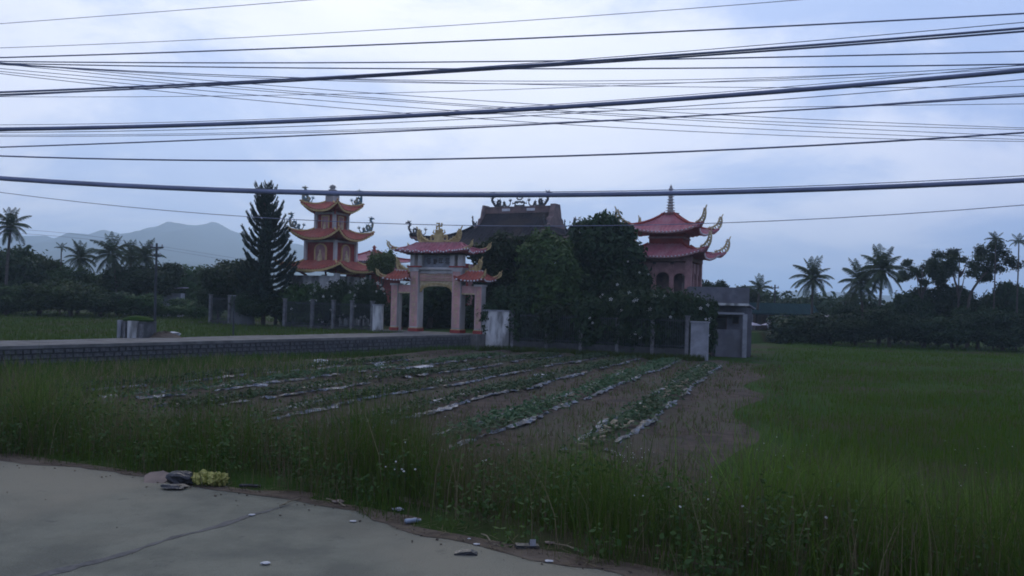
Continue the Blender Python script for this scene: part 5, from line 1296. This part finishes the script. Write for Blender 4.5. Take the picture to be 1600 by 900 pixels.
    for (px, py, n, sx, sy) in ((985, 712, 26, 40, 14), (1210, 700, 16, 60, 25), (690, 665, 10, 60, 30), (1290, 765, 16, 120, 25), (1480, 770, 14, 90, 20), (620, 735, 6, 40, 12), (900, 690, 16, 90, 40), (1100, 760, 14, 120, 35), (1540, 700, 8, 60, 40), (780, 700, 10, 60, 20)):
        for _ in range(n): cl.append((px+rr.gauss(0, sx*.5), py+rr.gauss(0, sy*.5)))
    mb = MB()
    for px, py in cl:
        best = None
        for Y in np.arange(7.5, 24, .15):
            q = P(px, py, float(Y)); g = hgt(q.x, q.y)
            if q.z < g+.42+rr.uniform(0, .25): best = q; break
        if best is None: continue
        g = hgt(best.x, best.y); s = rr.uniform(.010, .020); mb.tube([(best.x+.02, best.y, g), tuple(best)], .0025, 3, False)
    tag(mb.build('flower_stalks', 'weed'), 'thin stalks carrying the small white wild flowers', 'wild flowers', kind='stuff')
    mb2 = MB(); rr.seed(4)
    for st in range(0, len(mb.v), 6):
        c = Vector(mb.v[st+3]); s = rr.uniform(.006, .012); tilt = Vector((rr.uniform(-.5, .5), -.6, rr.uniform(.4, 1))).normalized(); u = tilt.cross(Vector((1, 0, .2))).normalized(); w = tilt.cross(u)
        for q in range(5):
            a0 = q*1.2566; mb2.add([c, c+(u*math.cos(a0)+w*math.sin(a0))*s, c+(u*math.cos(a0+.5)+w*math.sin(a0+.5))*s*1.2, c+(u*math.cos(a0+1)+w*math.sin(a0+1))*s], [(0, 1, 2, 3)])
    tag(mb2.build('white_wildflowers', 'petal'), 'small white wild flowers scattered over the roadside weeds', 'wild flowers', kind='stuff')
    # tussocks of long arching grass at the right
    r = np.random.default_rng(21); pos = []; 
    for px, py, n, sp in ((1290, 880, 420, .45), (1420, 860, 300, .5), (1180, 890, 160, .4), (1540, 840, 300, .6), (1350, 800, 260, .6), (1580, 900, 260, .5), (160, 680, 160, .6), (60, 690, 160, .6), (930, 760, 200, .5)):
        g = G(px, py, -.35); n *= 2; pos.append(np.stack([g.x+r.normal(0, sp*.5, n), g.y+r.normal(0, sp*.5, n)], -1))
    p = np.concatenate(pos); z = height(p[:, 0], p[:, 1]); k = (p[:, 0]*M.x+p[:, 1]*M.y) > road_edge(p[:, 0]*T.x+p[:, 1]*T.y)+.15; p, z = p[k], z[k]; n = len(p)
    tag(obj('long_grass', blades('long_grass', np.stack([p[:, 0], p[:, 1], z-.02], -1), r.uniform(.8, 1.85, n), r.uniform(.009, .016, n), 22, 'grass_pale', .5, .7)), 'long arching grass tussocks at the lower right', 'grass', kind='stuff')
    n = 130; c = [G(1290, 870, -.4), G(1400, 850, -.5), G(1540, 860, -.4), G(1180, 880, -.3)]; q = [c[i % 4] for i in range(n)]
    x = np.array([g.x for g in q])+r.normal(0, .3, n); y = np.array([g.y for g in q])+r.normal(0, .3, n)
    tag(obj('arching_reed_grass', blades('arching_reed_grass', np.stack([x, y, height(x, y)-.02], -1), r.uniform(1.2, 1.9, n), r.uniform(.016, .026, n), 23, 'grass_pale', .55, .8)), 'broad pale green blades arching above the lower right grass', 'grass', kind='stuff')
def left_bank():
    r = np.random.default_rng(71); n = 60000; y = 11*(44/11)**r.random(n); x = -r.uniform(.12, .68, n)*y-r.uniform(0, 2, n); b = x*M.x+y*M.y
    kk = (5.0+(y-30)*.315-x)/(3.15-(y-30)*.022); nz = smooth_noise(x*.5, y*.5, 72); ok = (side_cw(x, y) < -.2) & (b > ROAD_B+2) & (r.random(n) < sstep(kk+nz*.8, 4.6, 7.2)); x, y = x[ok], y[ok]; m = len(x)
    pos = np.stack([x, y, height(x, y)-.02], -1); h = r.uniform(.25, .85, m); dry = r.random(m) < .3
    for mk, mm, nm, lb in ((dry, 'dry_grass', 'dry_bank_grass', 'dry stalks in the overgrown left corner of the field'), (~dry, 'grass', 'bank_grass', 'tall green weeds overgrowing the left corner of the field')):
        tag(obj(nm, blades(nm, pos[mk], h[mk], .014*np.clip(y[mk]/16, .8, 2.2), 73, mm, .4)), lb, 'grass', kind='stuff')
roadside()
left_bank()
def fields():
    r = np.random.default_rng(41)
    # paddy: everything right of the crop field
    def zone(n, ylo, yhi, seed, h, w, name, label, m):
        q = np.random.default_rng(seed); y = ylo*(yhi/ylo)**q.random(n); x = q.uniform(-.1, .68, n)*y+q.uniform(0, 2, n); a = x*T.x+y*T.y; b = x*M.x+y*M.y
        xr = row_x(-1.0, y)+.5*np.sin(y*.6); k = (x > xr-.6) & (q.random(n) < .12+.88*sstep(x-xr+1.2*smooth_noise(x*.7, y*.4, 78), -.4, 3.2)) & (b > ROAD_B+3.5) & ~((b > FENCE_B-.4) & (a < HOUSE_A+.3))
        nz = smooth_noise(x*.35, y*.35, 77); k &= q.random(n) < np.clip(.9+.5*nz, .2, 1)
        x, y, nz = x[k], y[k], nz[k]; hh = h*q.uniform(.6, 1.2, len(x))*(1+.3*nz); sc = np.clip(y/25, .7, 2.6)
        tag(obj(name, blades(name, np.stack([x, y, height(x, y)-.02], -1), hh, w*sc*q.uniform(.7, 1.3, len(x)), seed, m, .35)), label, 'grass', kind='stuff')
    zone(150000, 11, 92, 42, .26, .012, 'paddy_grass', 'bright green paddy filling the field on the right', 'paddy')
    zone(16000, 11, 60, 43, .35, .010, 'paddy_stubble', 'dry stems standing in the paddy', 'dry_grass')
    # meadow left of the causeway
    n = 34000; y = 34*(96/34)**r.random(n); x = -r.uniform(.12, .68, n)*y; s = side_cw(x, y); b = x*M.x+y*M.y; k = (s > 4.1) & (b < FENCE_B+20) & ~((b > FENCE_B-.2) & (x*T.x+y*T.y > toab(on_line(330))[0])); x, y = x[k], y[k]
    tag(obj('meadow_grass', blades('meadow_grass', np.stack([x, y, height(x, y)-.02], -1), r.uniform(.12, .32, len(x)), .035*r.uniform(.7, 1.3, len(x))*np.clip(y/60, .7, 1.5), 44, 'grass', .4)), 'short green meadow grass left of the raised path', 'grass', kind='stuff')
    # dry weeds between the crop rows
    n = 60000; y = 17*(58/17)**r.random(n); k = r.uniform(-1.5, 8.2, n); x = row_x(k, y)
    fr = np.abs(k-np.round(k)); s = side_cw(x, y); b = x*M.x+y*M.y; nz = smooth_noise(x*.6, y*.6, 91)
    ok = (s < -.2) & (b < FENCE_B-.1) & (b > ROAD_B+4) & (r.random(n) < np.where(fr > .24, .85, .22)) & (r.random(n) < np.clip(.6+.5*nz+.5*sstep(-x, 5, 14), .15, 1)); x, y, fr = x[ok], y[ok], fr[ok]
    sel = r.random(len(x)) < .5
    for mk, m, nm, lb, hs in ((sel, 'dry_grass', 'field_stubble', 'brown dry weeds between the crop rows', (.08, .30)), (~sel, 'grass', 'field_weeds', 'green weeds sprouting between the crop rows', (.07, .28))):
        xx, yy = x[mk], y[mk]; tag(obj(nm, blades(nm, np.stack([xx, yy, height(xx, yy)], -1), r.uniform(*hs, len(xx)), .02*np.clip(yy/24, .7, 2), 45, m, .6)), lb, 'weeds', kind='stuff')
    # weeds hanging along the foot of the causeway wall and fence
    n = 9000; t = r.uniform(14, (CW1-CW0).length, n); o = -np.abs(r.normal(0, .5, n))-.1; x = CW0.x+CWdir.x*t+CWn.x*o; y = CW0.y+CWdir.y*t+CWn.y*o
    tag(obj('wall_foot_weeds', blades('wall_foot_weeds', np.stack([x, y, height(x, y)], -1), r.uniform(.1, .55, n), np.full(n, .025), 46, 'grass', .4)), 'weeds growing along the foot of the stone wall', 'weeds', kind='stuff')
    n = 9000; a = r.uniform(toab(on_line(750))[0], HOUSE_A+1, n); b = FENCE_B-.15-np.abs(r.normal(0, .6, n)); x = a*T.x+b*M.x; y = a*T.y+b*M.y
    tag(obj('fence_foot_weeds', blades('fence_foot_weeds', np.stack([x, y, height(x, y)], -1), r.uniform(.1, .55, n), np.full(n, .03), 47, 'grass', .4)), 'weeds along the foot of the right fence', 'weeds', kind='stuff')
fields()
# ------------------------------------------------------------------ litter on the road edge
def litter():
    g = G(328, 758, .0); b = empty('yellow_bag', (g.x, g.y, .0), 0, 'crumpled yellow plastic bag in two lobes at the road edge', 'bag')
    s = g.y/F
    crumpled(17*s, 3, (1.0, .8, .62), 16, 2.2).xf(Matrix.Translation((-10*s, .03, 10*s))).build('bag_lobe', 'yellow_bag', b); crumpled(16*s, 4, (1.0, .8, .66), 16, 2.2).xf(Matrix.Translation((13*s, -.02, 10*s))).build('bag_lobe', 'yellow_bag', b)
    g = G(244, 752, 0); s = g.y/F; r = random.Random(2); mb = MB(); n = 18; ring = [(math.cos(t)*20*s*r.uniform(.85, 1.1), math.sin(t)*.20*r.uniform(.8, 1.1), 0) for t in [i*2*math.pi/n for i in range(n)]]
    mb.add([(x, y*.8, .05+.065*y/.2) for x, y, z in ring]+[(x, y*.8, .038+.065*y/.2) for x, y, z in ring], [tuple(range(n)), tuple(range(2*n-1, n-1, -1))]+[(i, i+n, (i+1) % n+n, (i+1) % n) for i in range(n)])
    tag(mb.build('cardboard_scrap', 'cardboard', None, (g.x, g.y, -.01)), 'torn brown cardboard piece left of the yellow bag', 'litter')
    g = G(283, 757, 0); s = g.y/F; tag(crumpled(20*s, 8, (1.1, .7, .55)).build('black_bag', 'black_bag', None, (g.x, g.y, 9*s)), 'dark crumpled bag between cardboard and yellow bag', 'bag')
    g = G(272, 764, 0); s = g.y/F; tag(crumpled(14*s, 9, (1.5, .8, .25)).build('black_rag', 'black_bag', None, (g.x, g.y, .03)), 'flat dark rag lying before the dark bag', 'rag')
    g = G(390, 763, 0); s = g.y/F; tag(MB().tube([(-16*s, 0, .03), (0, .02, .03), (16*s, .03, .02)], .02, 6).build('dark_stick', 'black_bag', None, (g.x, g.y, 0)), 'thin dark stick right of the yellow bag', 'stick')
    g = G(644, 818, 0); s = g.y/F; b = empty('plastic_bottle', (g.x, g.y, .03), R(28), 'pale crushed plastic bottle lying against the grass', 'bottle')
    mb = MB().lathe([(.01, -.12), (.035, -.115), (.04, -.06), (.033, -.02), (.04, .03), (.036, .07), (.016, .1), (.014, .12)], 10); mb.xf(Matrix.Rotation(math.pi/2, 4, 'Y')).build('body', 'bottle', b, smooth=True); MB().lathe([(.017, .115), (.017, .14)], 8).xf(Matrix.Rotation(math.pi/2, 4, 'Y')).build('cap', 'white_plastic', b)
    b.scale = (.68, .68, .68)
    g = G(728, 866, 0); s = g.y/F; mb = MB().prism([(-18*s, 0), (18*s, 0), (17*s, .012), (8*s, .035), (-4*s, .03), (-18*s, .012)], -.045, .045); tag(mb.build('shoe_sole', 'black_bag', None, (g.x, g.y, .002)), 'dark curled shoe sole on the bare road', 'shoe')
    g = G(823, 855, 0); s = g.y/F; b = empty('broken_sandal', (g.x, g.y, 0), R(8), 'black broken sandal with pale ribs at the grass edge', 'sandal')
    MB().prism([(-18*s, 0), (19*s, 0), (19*s, .02), (-17*s, .03)], -.05, .05).build('sole', 'black_bag', b)
    for k in range(4): MB().tube([(5*s+k*2.2*s, -.045, .02), (6*s+k*2.4*s, 0, .07), (5*s+k*2.2*s, .045, .02)], .006, 5).build('strap', 'grey_plaster', b)
    for i, (px0, py0, px1, py1, lb) in enumerate(((437, 790, 470, 778, 'pale twig at the end of the dark road seam'), (864, 849, 908, 862, 'long pale twig right of the broken sandal'), (510, 779, 540, 791, 'pale twig lying by the roadside dirt'), (752, 834, 766, 845, 'short pale twig near the sandal'))):
        a, c = G(px0, py0, .02), G(px1, py1, .02); tag(MB().tube([a, (a+c)/2+Vector((.01, .02, .01)), c], .007, 5).build('twig', 'straw'), lb, 'twig', 'twigs along the road edge')
    for i, (px, py, w, lb) in enumerate(((415, 882, 8, 'white scrap nearest the bottom edge of the road'), (393, 806, 5, 'tiny white scrap beside the dark seam'), (552, 816, 5, 'small white scrap on the road by the dirt edge'), (745, 852, 5, 'small white scrap above the shoe sole'), (858, 879, 7, 'white scrap below the long twig'), (733, 843, 3, 'tiny white fleck left of the short twig'), (530, 786, 10, 'pale rumpled paper in the roadside dirt'), (622, 798, 9, 'grey paper scrap half in the grass behind the bottle'), (858, 850, 8, 'brown leaf-like scrap at the twig end'))):
        g = G(px, py, 0); s = w*g.y/F
        tag(crumpled(s, 60+i, (1, .8, .22), 6).build('paper_scrap', ('white_plastic', 'white_plastic', 'white_plastic', 'white_plastic', 'white_plastic', 'white_plastic', 'cardboard', 'grey_plaster', 'cardboard')[i], None, (g.x, g.y, s*.2+.006)), lb, 'litter', 'scraps on the road edge')
    mb = MB(); r = random.Random(12)
    for k in range(420):
        a = r.uniform(-22, 6); e = float(road_edge(a))-abs(r.gauss(0, .35))+.1 if r.random() < .75 else r.uniform(3, ROAD_B)
        p = AB(a, e, .008); s = r.uniform(.004, .012) if e > 6.8 else r.uniform(.003, .006); mb.box(p, (s*2, s*1.5, s), Matrix.Rotation(r.uniform(0, 3), 3, 'Z') @ Matrix.Rotation(r.uniform(-.5, .5), 3, 'X'))
    tag(mb.build('road_gravel', 'dirt'), 'loose grit and crumbs scattered on the road', 'gravel', kind='stuff')
litter()
# ------------------------------------------------------------------ haze
def haze():
    m = bpy.data.materials.new('haze'); m.use_nodes = True; t = m.node_tree; t.nodes.clear()
    v = N(t, 'ShaderNodeVolumePrincipled'); v.inputs['Color'].default_value = (0.66, 0.84, 1.0, 1); v.inputs['Density'].default_value = HAZE; v.inputs['Anisotropy'].default_value = 0.5
    o = N(t, 'ShaderNodeOutputMaterial'); t.links.new(v.outputs[0], o.inputs['Volume'])
    b = MB().box((0, 0, 138), (18000, 18000, 286)).build('haze', m); b.data.materials[0] = m
    tag(b, 'thin pale blue haze in the air', 'haze', kind='stuff')
HAZE = 0.00042
haze()
